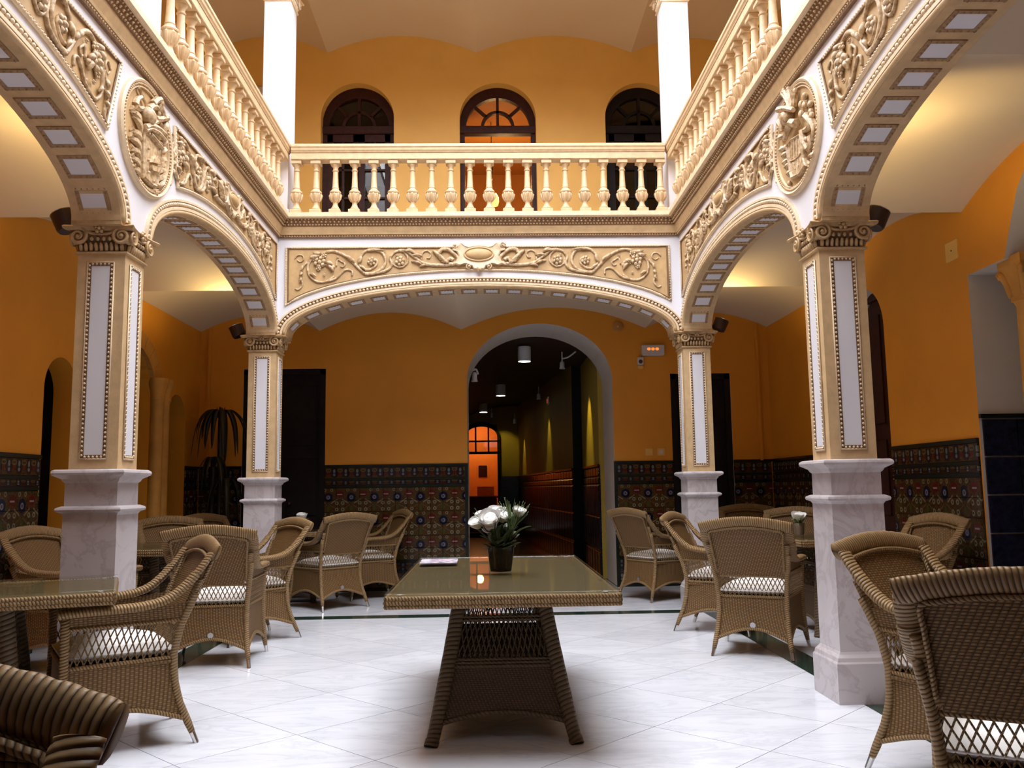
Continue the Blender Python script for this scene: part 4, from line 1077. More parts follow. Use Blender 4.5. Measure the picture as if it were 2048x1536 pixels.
def corridor_dado(x0, y0, x1, y1):
    L = sqrt((x1-x0)**2+(y1-y0)**2); ang = math.atan2(y1-y0, x1-x0); n = int(L/.28)
    for i in range(n):
        for k, (za, zb, mt) in enumerate(((.02,.34,'tile_edge'),(.36,.80,'tile_blue'),(.81,1.23,'tile_blue'),(1.24,1.33,'tile_edge'),(1.34,1.47,'tile_frieze'))):
            key = ('cd', k)
            if key not in tile_mesh:
                e = .002; mm = MB(); mm.loft([[(e,0,za),(.28-e,0,za),(.28-e,0,zb),(e,0,zb)],[(e,.012,za),(.28-e,.012,za),(.28-e,.012,zb),(e,.012,zb)],[(.02,.02,za+.015),(.26,.02,za+.015),(.26,.02,zb-.015),(.02,.02,zb-.015)]], True, True)
                tile_mesh[key] = mm.mesh('corridor_tile', mt)
            o = link('corridor_tile', tile_mesh[key], wc, (x0+(x1-x0)*i/n, y0+(y1-y0)*i/n, 0)); o.rotation_euler = (0, 0, ang)
    bm_ = MB().box(0, L, -.01, .0, 0, 1.5).build('dado_bed', 'tile_edge', wc, loc=(x0, y0, 0)); bm_.rotation_euler = (0, 0, ang)
    bm_ = MB().box(0, L, 0, .03, 1.475, 1.505).build('dado_rail', 'tile_edge', wc, loc=(x0, y0, 0)); bm_.rotation_euler = (0, 0, ang)
corridor_dado(1.49, CY0, 1.49, 13.75)
corridor_dado(1.36, 13.95, .77, CY1)
MB().box(.30, .80, CY1-.015, CY1, 0, 1.5).build('dado_bed', 'tile_edge', wc)
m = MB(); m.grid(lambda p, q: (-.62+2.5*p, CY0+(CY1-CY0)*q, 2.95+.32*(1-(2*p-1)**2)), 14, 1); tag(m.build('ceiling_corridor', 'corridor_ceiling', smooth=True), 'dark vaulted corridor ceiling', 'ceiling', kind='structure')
# glazed door at the far end
gd = thing('door_8', 'glazed door with arched transom glowing orange at the corridor end', 'door', kind='structure')
x0, x1, yd = -.62, .30, CY1-.04
arcz = lambda x: 2.50+.33*sqrt(max(0, 1-((x+.16)/.47)**2))
m = MB(); rect_sweep(m, [((-.16-.40*cos(pi*i/16), 2.50+.25*sin(pi*i/16)), (-.16-.47*cos(pi*i/16), 2.50+.36*sin(pi*i/16))) for i in range(17)], 0, .08)
m.mapped(lambda u, w, z: (u, yd-w, z)).build('door_frame', 'black_wood', gd)
for a, b, z0, z1 in ((.24,.31,0,2.52),(-.63,-.56,0,2.52),(-.62,.30,2.06,2.12),(-.62,.30,2.36,2.40),(-.32,-.28,2.06,2.83),(.0,.04,2.06,2.82),(-.62,.30,0,.12)):
    MB().box(a, b, yd-.08, yd, z0, z1).build('door_bar', 'black_wood', gd)
MB().box(-.56, .24, yd-.045, yd-.04, 2.12, 2.80).build('pane', 'glass_pane', gd)
# orange room beyond
m = MB(); m.box(-1.6, 1.0, 25.2, 25.3, 0, 3.3); m.box(.95, 1.0, CY1+.1, 25.2, 0, 3.3); m.box(-1.6, -1.55, CY1+.1, 25.2, 0, 3.3); m.box(-1.6, 1.0, CY1+.1, 25.3, 3.2, 3.3)
plain('orange_wall', (.80, .30, .05), .6, var=.05)
tag(m.build('wall_end_room', 'orange_wall'), 'orange walls of the room beyond the corridor door', 'wall', kind='structure')
point('end_room_light', (-.25, 24.5, 2.75), 36, (1, .62, .25), .1)
pf = thing('framed_picture', 'small dark framed picture on the orange wall at the corridor end', 'picture', (-.15, 25.2, 1.7))
MB().cbox(-.12, .12, -.03, 0, -.16, .16, .008).build('frame', 'black_wood', pf); MB().box(-.09, .09, -.034, -.028, -.13, .13).build('canvas', 'dark_wood', pf)
rc = thing('reception_desk', 'low orange-lit desk in the room beyond the corridor', 'desk', (-.12, 24.2, 0))
MB().cbox(-.5, .35, -.3, .3, 0, .95, .01).build('body', 'dark_wood', rc); MB().cbox(-.54, .39, -.34, .34, .95, 1.0, .008).build('worktop', 'dark_wood', rc)
tag(MB().cbox(-.3, .16, 24.1, 24.2, 1.0, 1.27, .01).build('desk_screen', 'portal_stone'), 'pale orange upright board standing on the far desk', 'board')
# corridor downlights
for i, (x, y, z, lb) in enumerate(((.545, 12.5, 3.02, 'nearest'), (.26, 16.8, 2.98, 'middle'), (-.09, 20.2, 2.96, 'farthest'))):
    t = thing('downlight', 'white cylinder downlight on the corridor ceiling, %s of the three' % lb, 'lamp', (x, y, 0), group='corridor downlights')
    MB().lathe([(.095, z), (.095, z+.21), (.09, z+.215)], 18).build('housing', 'white_paint', t, smooth=True, angle=40)
    MB().lathe([(.086, z-.002), (.086, z+.004)], 18).build('lens', 'downlight_glow', t)
    spot('downlight_beam', (x, y, z-.02), (x, y, 0), 10, (1, .9, .75), 80)
# track spots washing the corridor wall
for i, (p, tg, pw) in enumerate((((1.10, 12.6, 2.95), (1.49, 12.7, 1.9), 90), ((.98, 16.5, 2.9), (1.10, 16.55, 1.6), 46), ((.64, 20.6, 2.75), (.84, 20.7, 1.6), 34), ((.1, 21.2, 2.95), (.45, 22, 2.2), 26))):
    t = thing('wall_spotlight', ('small white swivel spotlight beside the corridor arch', 'dim swivel spotlight halfway along the corridor', 'dim swivel spotlight near the corridor end', 'swivel spotlight above the glazed door')[i], 'lamp', p, group='corridor spotlights')
    MB().tube([(0,0,.22),(0,0,.06)], .01, 6).build('stem', 'white_paint', t)
    MB().lathe([(.02,.08),(.035,.06),(.035,0),(.045,-.03)], 12).build('head', 'white_paint', t, smooth=True, angle=40)
    if i == 0: MB().tube(catmull([(.0,.0,.12),(.09,-.02,.14),(.20,-.03,.22)], 4), .012, 6).build('arm', 'white_paint', t, smooth=True)
    spot('spot_beam', (p[0], p[1], p[2]-.04), tg, pw, (1, .82, .18), 48, .7)
t = thing('wall_spotlight', 'white swivel spotlight at the left edge of the corridor arch', 'lamp', (-.17, 11.75, 2.72), group='corridor spotlights')
MB().tube(catmull([(-.05,0,.06),(.02,0,.09),(.05,0,.02)], 4), .014, 6).build('arm', 'white_paint', t, smooth=True)
MB().lathe([(.02,.05),(.035,.03),(.035,-.04),(.045,-.08)], 12).build('head', 'white_paint', t, smooth=True, angle=40)
es = thing('exit_sign', 'small red-lit sign deep in the corridor', 'sign', (1.0, 14.3, 2.62), group='exit signs')
MB().cbox(-.01, .01, -.12, .12, -.06, .06, .004).build('housing', 'plastic_grey', es); MB().box(-.016, -.010, -.06, .06, -.03, .03).build('lit_panel', 'red_glow', es)

# ------------------------------------------------------------------ wall fittings
def exit_sign(label, x, z):
    t = thing('exit_sign', label, 'sign', (x, YB, z), group='exit signs')
    MB().cbox(-.14, .14, -.05, 0, -.07, .07, .012).build('housing', 'plastic_grey', t)
    for i in (-1, 0, 1): MB().ball((i*.052-.0, -.051, .012), .024, 1, .25, .8, 10, 6).build('lit_mark', 'sign_glow', t, smooth=True)
exit_sign('pale emergency exit sign with orange lights beside the corridor arch', 2.07, 2.885)
exit_sign('pale emergency exit sign with orange lights on the upper wall behind the left column', -2.93, 6.27)
t = thing('motion_sensor', 'small grey wall sensor just below the exit sign', 'sensor', (1.91, YB, 2.73))
MB().cbox(-.035, .035, -.05, 0, -.03, .07, .01).build('body', 'plastic_grey', t); MB().ball((0, -.05, .01), .026, 1, .6, 1, 10, 6).build('lens', 'metal_dark', t, smooth=True); MB().cbox(-.03, .03, -.03, 0, -.08, -.035, .008).build('bracket', 'ochre', t)
t = thing('wall_speaker', 'round ochre wall speaker above the corridor arch', 'speaker', (1.642, YB, 3.19))
m = MB(); m.loft([[(r*cos(2*pi*k/24), -y, r*sin(2*pi*k/24)) for k in range(24)] for r, y in ((.066,0),(.066,.018),(.056,.024))], True, True); m.build('rim', 'ochre_dark', t, smooth=True, angle=40)
MB().ball((0, -.024, 0), .014, 1, .5, 1).build('cap', 'ochre', t, smooth=True)
for x, lb in ((1.985, 'plain wall switch left of the pair above the dado'), (2.135, 'wall socket with a white knob right of the pair above the dado')):
    t = thing('wall_switch', lb, 'switch', (x, YB, 1.62), group='wall switches by the corridor')
    MB().cbox(-.045, .045, -.014, 0, -.045, .045, .004).build('plate', 'ochre', t)
    MB().cbox(-.02, .02, -.022, -.012, -.022, .022, .004).build('button', 'plastic_grey' if x > 2 else 'ochre', t)
t = thing('smoke_detector', 'small white smoke detector on the upper back vault', 'detector', (.235, 9.9, 7.02))
MB().lathe([(.045,.02),(.05,0),(.04,-.02),(.02,-.028)], 16).build('body', 'white_paint', t, smooth=True, angle=40); MB().lathe([(.012,-.026),(.012,-.04)], 8).build('sensor', 'metal_dark', t)
MB().box(-3.52+.10, -3.52+.135, YB-.03, YB, 1.5, ZSP+.03).build('conduit', 'ochre_bounce', wall_back)
MB().box(WR-.16, WR-.125, YB-.03, YB, 1.5, ZSP+.03).build('conduit', 'ochre_bounce', wall_back)
t = thing('junction_box', 'flat ochre junction box on the right wall near the vault', 'box', (WR, 6.32, 2.93))
MB().cbox(-.012, 0, -.085, .085, -.075, .075, .004).build('cover', 'ochre', t); MB().ball((-.013, 0, 0), .006).build('screw', 'metal_dark', t)

# uplighters fixed to the capitals
def uplighter(label, x, y, z, sx, power):
    t = thing('uplighter', label, 'lamp', (x, y, z), group='uplighters on the columns')
    n = 18; cx = sx*.13
    tilt = Matrix.Translation((cx, 0, 0)) @ Matrix.Rotation(sx*.42, 4, 'Y')
    def cyl(prof, name, mat):
        m = MB().lathe(prof, n, (0,0,0), False if name == 'cup' else True); m.v = [tuple(tilt @ Vector(v)) for v in m.v]; return m.build(name, mat, t, smooth=True, angle=40)
    cyl([(.0,-.062),(.062,-.06),(.070,-.045),(.072,.05),(.066,.05),(.062,-.02),(0,-.03)], 'cup', 'metal_dark')
    cyl([(.0701,.046),(.074,.052),(.066,.054)], 'rim', 'chrome')
    cyl([(.060,.012),(.060,.018)], 'lamp', 'lamp_glow')
    MB().tube([(0,0,-.01),(cx*.6,0,-.01)], .014, 6).build('bracket', 'metal_dark', t)
    L = Vector((x+cx, y, z)) + (tilt.to_3x3() @ Vector((0,0,.065)))
    spot('uplight_beam', L, L+Vector((sx*.45, .12, 1)), power, (1, .74, .34), 150, .5, .05)
uplighter('dark uplighter behind the capital of the near left column', XL-W-.01, YN+.13, 2.80, -1, 48)
uplighter('dark uplighter behind the capital of the far left column', XL-W-.01, YF+.10, 2.79, -1, 48)
uplighter('dark uplighter behind the capital of the near right column', XR+W+.01, YN+.13, 2.79, 1, 48)
uplighter('dark uplighter behind the capital of the far right column', XR+W+.01, YF+.10, 2.81, 1, 48)
t = thing('wall_lamp', 'dark round lamp on the upper right wall above the railing', 'lamp', (WR, 9.3, 6.13))
MB().lathe([(.02,-.09),(.09,-.08),(.10,.06),(.09,.08)], 16, (-.14,0,0)).build('shade', 'metal_dark', t, smooth=True, angle=40); MB().tube([(0,0,0),(-.1,0,0)], .015, 6).build('bracket', 'metal_dark', t)

# ------------------------------------------------------------------ wicker armchair
YR = [(0,-.315),(.10,-.275),(.2,-.235),(.3,-.212),(.42,-.205),(.55,-.228),(.70,-.288),(.80,-.332),(.92,-.385),(1.0,-.41)]
XRr = [(0,.275),(.10,.258),(.2,.243),(.3,.236),(.42,.237),(.55,.250),(.70,.274),(.92,.305),(1.0,.31)]
YFr = [(0,.315),(.10,.295),(.25,.280),(.42,.276),(.66,.280)]
XFr = [(0,.305),(.10,.288),(.25,.275),(.42,.272),(.66,.285)]
rear = lambda z: (interp(XRr, z), interp(YR, z)); front = lambda z: (interp(XFr, z), interp(YFr, z))
def side_pt(sx, s, z):
    a, b = rear(z), front(z); return (sx*(a[0]+(b[0]-a[0])*s), a[1]+(b[1]-a[1])*s, z)
def back_pt(s, z):
    a = rear(z); return (a[0]*(2*s-1), a[1], z)
def front_pt(s, z):
    a = front(z); return (a[0]*(2*s-1), a[1], z)
def lattice(m, fn, z0, z1, width, r=.0032, step=.030, lean=.07, top=None):
    n = int((width+2*lean)/step)
    for d in (-1, 1):
        for i in range(-1, n+2):
            base = -lean + i*step
            P = []
            for k in range(9):
                t = k/8; s = (base + (lean*t if d > 0 else lean*(1-t)))/width
                if 0 <= s <= 1:
                    zt = top(s) if top else z1
                    P.append(fn(s, z0+(zt-z0)*t))
            if len(P) > 2: m.tube(P, r, 4, caps=False)
def make_chair(label):
    t = thing('wicker_armchair', label, 'chair', group='wicker armchairs')
    zs = .405; low = lambda s: .115+.075*sin(pi*s)
    for sx in (-1, 1):
        # rear leg and stile in one bent cane, with metal tip
        P = [(sx*rear(z)[0], rear(z)[1], z) for z in [.05+.66*i/14 for i in range(15)]]
        lg = MB().tube(P, [.0145]+[.018]*14, 8, twist=(3,.03,0.035)).build('rear_leg', 'wicker_rope', t, smooth=True)
        MB().tube([(sx*rear(z)[0], rear(z)[1], z) for z in (0,.03,.055)], [.0125,.0135,.0145], 8).build('metal_tip', 'chrome', lg, smooth=True, angle=40)
        P = [(sx*front(z)[0], front(z)[1], z) for z in [.05+.59*i/10 for i in range(11)]]
        lg = MB().tube(P, [.0145]+[.020]*10, 8, twist=(3,.03,0.035)).build('front_leg', 'wicker_rope', t, smooth=True)
        MB().tube([(sx*front(z)[0], front(z)[1], z) for z in (0,.03,.055)], [.0125,.0135,.0145], 8).build('metal_tip', 'chrome', lg, smooth=True, angle=40)
        # arm sweeping down from the back
        C = catmull([(sx*.285,.315,.655),(sx*.288,.20,.662),(sx*.286,.06,.662),(sx*.283,-.06,.668),(sx*.281,-.16,.692),(sx*.284,-.235,.745),(sx*.290,-.29,.805)], 14)
        nr = []
        for i in range(len(C)):
            q = i/(len(C)-1); a = max(0, (q-.45)/.55)*1.15; nr.append((0, sin(a), cos(a)))
        MB().tube(C, 1, 14, flat=(.036,.021), nrm=nr, twist=(4,.10,0.045)).build('arm', 'wicker_rope', t, smooth=True)
        # side skirt, lattice and edge canes
        MB().grid(lambda p, q: side_pt(sx, p, low(p)+(zs-low(p))*q), 14, 10).build('side_skirt', 'wicker_weave', t, smooth=True)
        MB().tube([side_pt(sx, i/16, low(i/16)) for i in range(17)], .011, 7, twist=(3,.03,0.042)).build('edge_cane', 'wicker_rope', t, smooth=True)
        MB().tube([side_pt(sx, i/8, zs+.004) for i in range(9)], .010, 7, twist=(3,.03,0.042)).build('edge_cane', 'wicker_rope', t, smooth=True)
        MB().tube([side_pt(sx, .0+i/8, .585) for i in range(9)], .009, 6).build('edge_cane', 'wicker_rope', t, smooth=True)
        MB().grid(lambda p, q: side_pt(sx, p*.96+.02, .588+.055*q + .03*(1-p)**3*q), 10, 3).build('arm_web', 'wicker_weave', t, smooth=True)
        m = MB(); lattice(m, lambda s, z: side_pt(sx, s, z), zs, .585, .50); m.build('side_lattice', 'wicker_rope', t)['kind'] = 'stuff'
        # flat woven side band of the back
        C = catmull([(sx*.283,-.225,.735),(sx*.287,-.275,.785),(sx*.293,-.325,.85),(sx*.290,-.360,.900)], 18)
        C = [Vector((p.x-sx*.004, p.y, p.z)) for p in C]
        MB().tube(C, 1, 14, flat=(.037,.0150), nrm=[(0,.88,.42)]*len(C), twist=(4,.09,0.042)).build('back_band', 'wicker_rope', t, smooth=True)
        # sleeve under the band down to the seat
        MB().tube([(sx*(rear(z)[0]-.016), rear(z)[1]+.004, z) for z in [.58+.2*i/10 for i in range(11)]], 1, 8, flat=(.022,.012), nrm=[(0,1,.3)]*11, twist=(4,.09,0.035)).build('back_band', 'wicker_rope', t, smooth=True)
    MB().grid(lambda p, q: back_pt(p, low(p)+(zs-low(p))*q), 14, 10).build('rear_skirt', 'wicker_weave', t, smooth=True)
    MB().grid(lambda p, q: front_pt(p, low(p)+(zs-low(p))*q), 14, 8).build('front_skirt', 'wicker_weave', t, smooth=True)
    for fn in (back_pt, front_pt):
        MB().tube([fn(i/16, low(i/16)) for i in range(17)], .011, 7, twist=(3,.03,0.042)).build('edge_cane', 'wicker_rope', t, smooth=True)
        MB().tube([fn(i/8, zs+.004) for i in range(9)], .010, 7, twist=(3,.03,0.042)).build('edge_cane', 'wicker_rope', t, smooth=True)
    MB().tube([back_pt(i/8, .555) for i in range(9)], .009, 7, twist=(3,.03,0.042)).build('edge_cane', 'wicker_rope', t, smooth=True)
    m = MB(); lattice(m, back_pt, zs, .555, .48); m.build('back_lattice', 'wicker_rope', t)['kind'] = 'stuff'
    ptop = lambda p: .872+.030*sin(pi*p)
    MB().grid(lambda p, q: (lambda z: ((2*p-1)*(rear(z)[0]-.03), rear(z)[1]-.006, z))(.555+(ptop(p)-.555)*q), 12, 14).build('back_panel', 'wicker_weave', t, smooth=True)
    # arched top band
    C = [((2*i/40-1)*.318, interp(YR, .905+.042*sin(pi*i/40)), .902+.042*sin(pi*i/40)) for i in range(41)]
    MB().tube(C, 1, 14, flat=(.039,.018), nrm=[(0,.93,.36)]*41, twist=(4,.09,0.042)).build('top_band', 'wicker_rope', t, smooth=True)
    # cane rope framing the inset panel
    R = [(-.236, .60)] + [(-.242, .70), (-.250, .80), (-.252, .865)] + [(-.20, .882), (-.1, .897), (0, .902), (.1, .897), (.20, .882)] + [(.252, .865), (.250, .80), (.242, .70), (.236, .60)]
    for dy in (.012, -.014):
        MB().tube(catmull([(x, interp(YR, z)+dy, z) for x, z in R], 6), .0085, 6, twist=(2,.03,0.052)).build('panel_rope', 'wicker_rope', t, smooth=True)
    MB().box(-.25, .25, -.20, .27, .385, .400).build('seat_deck', 'wicker_weave', t)
    # plump cushion
    def cu(p, q, top):
        x, y = 2*p-1, 2*q-1; e = (1-abs(x)**5)*(1-abs(y)**5)
        dome = .034*max(0, (1-x*x)*(1-y*y))**.5; sag = .012*sin(3.1*x+1.2)*cos(2.3*y)
        return (x*.238, .035+y*.245, .450 + (.030*e**.5+dome+sag*e if top else -.036*e**.5))
    m = MB(); m.grid(lambda p, q: cu(p, q, True), 16, 16); m.grid(lambda p, q: cu(p, q, False), 16, 16)
    c = m.build('cushion', 'cushion', t, smooth=True)
    P = [(.238*sx_, .035+.245*sy_) for sx_, sy_ in ((-1,-1),(0,-1),(1,-1),(1,0),(1,1),(0,1),(-1,1),(-1,0))]
    MB().tube([(x, y, .450) for x, y in P], .005, 5, closed=True).build('piping', 'cushion', c, smooth=True)
    MB().lathe([(.02,-.002),(.02,.003)], 14).build('maker_badge', 'chrome', t, loc=(0, interp(YR, .21)-.006, .215)).rotation_euler = (pi/2, 0, 0)
    return t
chairs = [  # rear-leg midpoint, heading (degrees clockwise from straight away), label
 ((-.80, 1.16), -164, 'dark wicker armchair cut off in the bottom left corner, nearest the viewer'),
 ((-1.58, 4.67), -121, 'wicker armchair in side view facing the near left glass table'),
 ((-1.93, 6.21), -6, 'wicker armchair seen from behind, right behind the near left side-view chair'),
 ((-1.755, 7.66), -130, 'wicker armchair before the far left column showing the inside of its back'),
 ((-1.468, 9.15), -43, 'wicker armchair seen from behind beside the tiled dado left of the long table'),
 ((-1.08, 10.30), -115, 'shadowed wicker armchair against the tiled dado, partly hidden by another chair'),
 ((-3.24, 6.50), 104, 'dark wicker armchair in the shade behind the near left column'),
 ((-3.10, 8.72), 148, 'wicker armchair just right of the near left column, behind the second left table'),
 ((-3.02, 9.62), 120, 'dim wicker armchair in the far left corner below the palm'),
 ((1.543, 9.43), 59, 'wicker armchair seen from behind right of the corridor, farthest on the right'),
 ((1.69, 7.65), 120, 'wicker armchair before the far right column showing the inside of its back'),
 ((1.83, 6.22), 27, 'wicker armchair seen from behind left of the near right column'),
 ((1.84, 3.95), 150, 'tall wicker armchair in front of the near right column facing the viewer'),
 ((1.43, 2.34), 30, 'wicker armchair cut off at the right edge, nearest on the right'),
 ((3.20, 6.35), -100, 'dark wicker armchair in the shade by the right wall'),
 ((3.05, 8.70), -150, 'wicker armchair peeking from behind the near right column beyond the small pot'),
 ((3.05, 10.33), -170, 'dim wicker armchair in the far right corner'),
]
ch0 = make_chair(chairs[0][2])
for i, ((x, y), th, lb) in enumerate(chairs):
    a = radians(th); loc = (x+sin(a)*.30, y+cos(a)*.30, 0)
    if i == 0: ch0.location = loc; ch0.rotation_euler = (0, 0, -a)
    else: dup(ch0, lb, loc, -a)

# ------------------------------------------------------------------ wicker tables with glass tops
def make_table(name, label, loc, rz, lx, ly, fx, fy, tx, ty, zt=.735):
    """lx, ly: top size; fx, fy: half spread of the feet; tx, ty: half spread of the legs under the top"""
    t = thing(name, label, 'table', loc, rz)
    hx, hy = lx/2, ly/2
    MB().box(-hx+.008, hx-.008, -hy+.008, hy-.008, zt-.05, zt-.008).build('table_top', 'wicker_top', t)
    n = lambda L: max(6, int(L/.014))
    per = []
    for (a, b) in (((-hx,-hy),(hx,-hy)), ((hx,-hy),(hx,hy)), ((hx,hy),(-hx,hy)), ((-hx,hy),(-hx,-hy))):
        L = abs(a[0]-b[0])+abs(a[1]-b[1]); k = n(L)
        P = [(a[0]+(b[0]-a[0])*i/k, a[1]+(b[1]-a[1])*i/k, 0) for i in range(k+1)]
        m = MB()
        for dz, r in ((-.013, .0105), (-.030, .0125), (-.047, .0105)):
            m.tube([(p[0]*.995, p[1]*.997, zt+dz) for p in P], r, 7, twist=(3,.055,0.077))
        m.build('braided_edge', 'wicker_rope', t, smooth=True)
    MB().cbox(-hx-.004, hx+.004, -hy-.004, hy+.004, zt, zt+.010, .002).build('glass_plate', 'glass_top', t)
    for sx in (-1, 1):
        for sy in (-1, 1): MB().lathe([(.012, zt-.010), (.012, zt)], 8, (sx*(hx-.06), sy*(hy-.06), 0)).build('glass_pad', 'plastic_grey', t)
    zl = zt-.05
    leg = lambda z: (fx+(tx-fx)*(z/zl)**.85, fy+(ty-fy)*(z/zl)**.85)
    for sx in (-1, 1):
        for sy in (-1, 1):
            P = [(sx*leg(z)[0], sy*leg(z)[1], z) for z in [zl*i/26 for i in range(27)]]
            MB().tube(P, [.030+.006*min(1, i/8) for i in range(27)], 10, twist=(4,.05,0.021)).build('leg', 'wicker_rope_dark', t, smooth=True)
            MB().tube([P[0], P[1]], .034, 10).build('foot', 'wicker_rope_dark', t, smooth=True, angle=40)
    arch = lambda s: .085+.05*sin(pi*s)**.8
    def fpt(ax, sg):
        def f(s, z):
            a, b = leg(z); return ((2*s-1)*a, sg*b, z) if ax == 0 else (sg*a, (2*s-1)*b, z)
        return f
    for ax in (0, 1):
        for sg in (-1, 1):
            f = fpt(ax, sg); wd = 2*(fx if ax == 0 else fy)
            MB().grid(lambda p, q: f(p, arch(p)+(.345-arch(p))*q), 14, 10).build('skirt', 'wicker_table', t, smooth=True)
            for z in (.335, .35, .365, .545, .56): MB().tube([f(i/10, z) for i in range(11)], .0085, 6).build('band', 'wicker_rope_dark', t, smooth=True)
            MB().tube([f(i/16, arch(i/16)) for i in range(17)], .012, 6).build('band', 'wicker_rope_dark', t, smooth=True)
            m = MB(); lattice(m, f, .365, zl, wd*.85, .0036, .030, .11); m.build('lattice', 'wicker_rope_dark', t)['kind'] = 'stuff'
    return t
make_table('long_table', 'long wicker table with glass top in the middle of the courtyard', (.062, 4.99, 0), 0, 1.04, 2.12, .345, .72, .205, .44)
make_table('side_table', 'glass-topped wicker table at the left edge before the near left column', (-2.43, 4.17, 0), radians(22), 1.30, .80, .30, .28, .2, .2, .765)
make_table('side_table', 'glass-topped wicker table between the left columns', (-2.90, 7.42, 0), 0, .82, .85, .28, .28, .2, .2, .765)
make_table('side_table', 'glass-topped wicker table behind the far left column', (-2.10, 9.90, 0), 0, .56, .62, .2, .2, .15, .15, .765)
make_table('side_table', 'glass-topped wicker table right of the near right column', (2.87, 7.28, 0), 0, .85, .85, .28, .28, .2, .2, .765)
make_table('side_table', 'glass-topped wicker table behind the far right column', (2.55, 9.55, 0), 0, .62, .62, .2, .2, .15, .15, .765)

# ------------------------------------------------------------------ flowers, magazine, palm
ZTOP = .745
def rose(parent, c, r, tiltv):
    rg = MB(); n = 9
    q = Vector((0,0,1)).rotation_difference(Vector(tiltv).normalized())
    o = thing_child('rose', parent)
    m = MB(); m.lathe([(r*.15,-r*.9),(r*.55,-r*.65),(r*.85,-.1*r),(r*.78,.4*r),(r*.6,.62*r),(r*.5,.45*r),(r*.42,.62*r),(r*.3,.4*r),(r*.22,.55*r),(r*.05,.45*r)], 14)
    m.v = [tuple(Vector(c) + q @ (Vector(v)*.84)) for v in m.v]
    b = m.build('rose_bloom', 'rose_petal', parent, smooth=True)
    for k in range(9):
        lay = k % 3; a0 = 2*pi*k/9*1.0+lay*.35; rr = r*(1.02-.16*lay); p = MB()
        def pf(u, v):
            a = a0+(u-.5)*1.7; z = -.65*r+1.25*r*v; rad = rr*(.52+.5*sin(pi*.5*v))*(1-.06*lay) + .10*r*v**4*(1-lay*.3)
            return tuple(Vector(c) + q @ Vector((rad*cos(a), rad*sin(a), z-.18*r*(2*u-1)**2*v)))
        p.grid(pf, 6, 5); p.build('petal', 'rose_petal', b, smooth=True)
    bpy.data.objects.remove(o)
def thing_child(name, parent):
    o = bpy.data.objects.new(name, None); COL.objects.link(o); o.parent = parent; return o
def leaf_blade(P, wid, mat, parent, name='leaf'):
    P = catmull(P, 5); m = MB(); L = len(P)
    rings = []
    for i, p in enumerate(P):
        t = i/(L-1); w = wid*sin(pi*min(.999, .04+.95*t))**.7
        d = (P[min(i+1, L-1)]-P[max(i-1, 0)]).normalized(); sd = d.cross(Vector((0,0,1)));
        sd = sd.normalized() if sd.length > 1e-4 else Vector((1,0,0)); up = sd.cross(d)
        rings.append([p-sd*w+up*w*.25, p-up*.0012, p+sd*w+up*w*.25, p+up*.0012])
    m.loft(rings, True, True); return m.build(name, mat, parent, smooth=True)
bq = thing('flower_vase', 'dark tapered vase of white roses and grasses on the long table', 'flowers', (.066, 4.94, ZTOP))
MB().loft([[(a*cos(2*pi*k/28)*(1+.10*abs(cos(4*pi*k/28))), a*sin(2*pi*k/28)*(1+.10*abs(cos(4*pi*k/28))), z) for k in range(28)] for a, z in ((.050,0),(.052,.012),(.067,.132),(.062,.132),(.050,.02))], True, True).build('vase', 'vase_dark', bq, smooth=True, angle=40)
MB().loft([[(a*cos(2*pi*k/28)*(1+.10*abs(cos(4*pi*k/28))), a*sin(2*pi*k/28)*(1+.10*abs(cos(4*pi*k/28))), z) for k in range(28)] for a, z in ((.052,-.001),(.055,.012),(.0705,.134),(.069,.134),(.054,.014))], True, True).build('vase_glass', 'glass_vase', bq, smooth=True, angle=40)
MB().lathe([(.06,.118),(.055,.125)], 16).build('soil', 'soil', bq)
for i in range(110):     # dark foliage filling the neck
    a = random.uniform(0, 2*pi); r = random.uniform(.02, .125); z = random.uniform(.13, .26)
    leaf_blade([(.03*cos(a), .03*sin(a), .12), (r*.6*cos(a), r*.6*sin(a), z*.85), (r*cos(a+.3), r*sin(a+.3), z)], random.uniform(.014, .028), 'foliage', bq)
for (x, y, z, r, tv) in ((-.13,.0,.265,.042,(-.5,-.5,.8)), (-.095,.05,.305,.042,(-.3,-.2,1)), (-.055,-.045,.285,.056,(-.2,-.7,.7)), (-.02,.03,.320,.048,(0,-.3,1)), (.015,-.005,.300,.044,(.2,-.6,.8)), (.105,-.01,.322,.036,(.2,-.4,1)), (-.06,-.06,.25,.040,(-.2,-.9,.3))):
    MB().tube(catmull([(0,0,.12),(x*.5,y*.5,z*.65),(x,y,z-r*.7)], 4), .004, 5).build('stem', 'foliage', bq)
    rose(bq, (x, y, z), r, tv)
for i in range(60):     # wispy grasses
    a = random.uniform(-.5, .9); L = random.uniform(.08, .17); b = random.uniform(.05, .12)
    leaf_blade([(.04,0,.16), (.06+.25*L*sin(a), random.uniform(-.04,.04), .16+.5*b+.05), (.06+L*sin(a), random.uniform(-.06,.06), .20+b+L*.55*cos(a))], .0030, 'foliage_light', bq, 'grass_blade')
for i in range(10):
    a = random.uniform(-.5, .6); leaf_blade([(.05,.0,.16), (.06+.03*a,-.02,.24), (.06+.07*a,-.03,random.uniform(.29,.34))], .012, 'foliage_light', bq)
leaf_blade([(.07,-.03,.19), (.12,-.05,.23), (.17,-.055,.245)], .024, 'foliage_light', bq)
for i in range(6):
    a = random.uniform(-1.2, -.4); leaf_blade([(-.04,0,.16), (-.08,-.01,.26), (-.10+.05*a,-.02,random.uniform(.3,.36))], .0030, 'foliage_light', bq, 'grass_blade')
mg = thing('magazine', 'glossy magazine lying on the far left corner of the long table', 'magazine', (-.315, 5.63, ZTOP), radians(1))
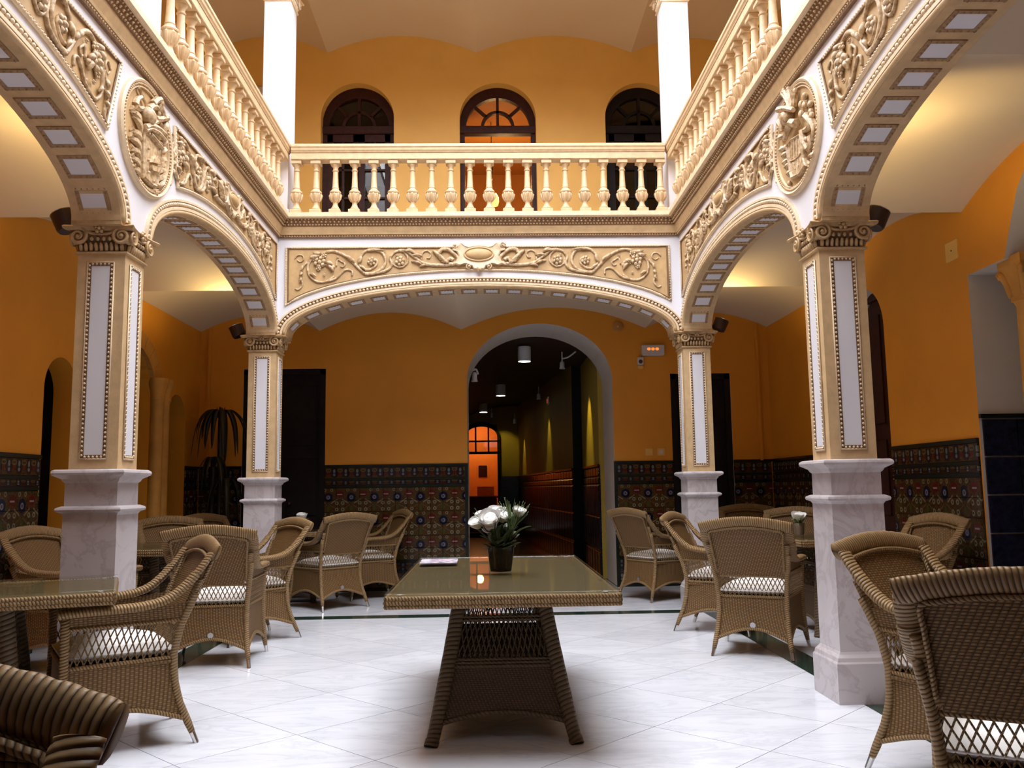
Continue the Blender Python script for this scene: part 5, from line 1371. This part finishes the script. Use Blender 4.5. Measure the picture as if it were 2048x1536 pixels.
MB().box(-.115, .115, -.15, .15, 0, .004).build('pages', 'white_paint', mg); MB().box(-.116, .116, -.151, .151, .004, .0052).build('cover', 'magazine_print', mg)
def small_pot(label, loc, bz):
    t = thing('flower_pot', label, 'flowers', loc, group='small pots with a white bloom')
    MB().lathe([(.036,0),(.038,.01),(.046,.095),(.050,.10),(.046,.10),(.04,.02)], 18).build('pot', 'pot_metal' if bz else 'plastic_grey', t, smooth=True, angle=40)
    MB().lathe([(.043,.085),(.04,.09)], 12).build('soil', 'soil', t)
    rose(t, (.0, 0, .150), .055, (0, -.3, 1))
    for i in range(7): a = 2*pi*i/7; leaf_blade([(.02*cos(a),.02*sin(a),.09),(.05*cos(a),.05*sin(a),.13),(.078*cos(a),.078*sin(a),.125)], .014, 'foliage_light', t)
small_pot('small metal pot with a white rose on the table beside the near right column', (2.63, 7.42, .775), True)
small_pot('small pot with a white bloom on the table behind the far left column', (-2.03, 9.66, .775), False)
pm = thing('potted_palm', 'dark potted palm with drooping leaves in the far left corner', 'plant', (-3.14, 10.34, 0))
MB().lathe([(.11,0),(.12,.02),(.155,.40),(.165,.42),(.165,.45),(.15,.45),(.14,.40)], 20).build('pot', 'portal_stone', pm, smooth=True, angle=40)
MB().lathe([(.14,.41),(.135,.415)], 14).build('soil', 'soil', pm)
for dx, hh in ((0, 2.05), (-.06, 1.5), (.07, 1.25)):
    MB().tube(catmull([(dx*.5,0,.4),(dx*1.5,.02,.8),(dx*1.1,.0,hh)], 6), .028, 7, twist=(3,.08,0.042)).build('trunk', 'palm_leaf', pm, smooth=True)
for k, (dx, hh, nn, sp) in enumerate(((0, 2.05, 17, .32), (-.06, 1.5, 7, .2), (.07, 1.25, 6, .2))):
    for i in range(nn):
        a = 2*pi*i/nn*1.0+random.uniform(-.2,.2); L = sp*random.uniform(.75, 1.05); dr = random.uniform(.05, .42)
        leaf_blade([(dx,0,hh-.03), (dx+L*.35*cos(a), L*.35*sin(a), hh+.11), (dx+L*.8*cos(a), L*.8*sin(a), hh+.02-dr*.25), (dx+L*cos(a), L*.95*sin(a), hh-.10-dr)], .034, 'palm_leaf', pm)
for i in range(4): leaf_blade([(0,0,2.03),(.02*cos(i*1.6),.02*sin(i*1.6),2.12),(.05*cos(i*1.6),.05*sin(i*1.6),2.2)], .02, 'palm_leaf', pm)
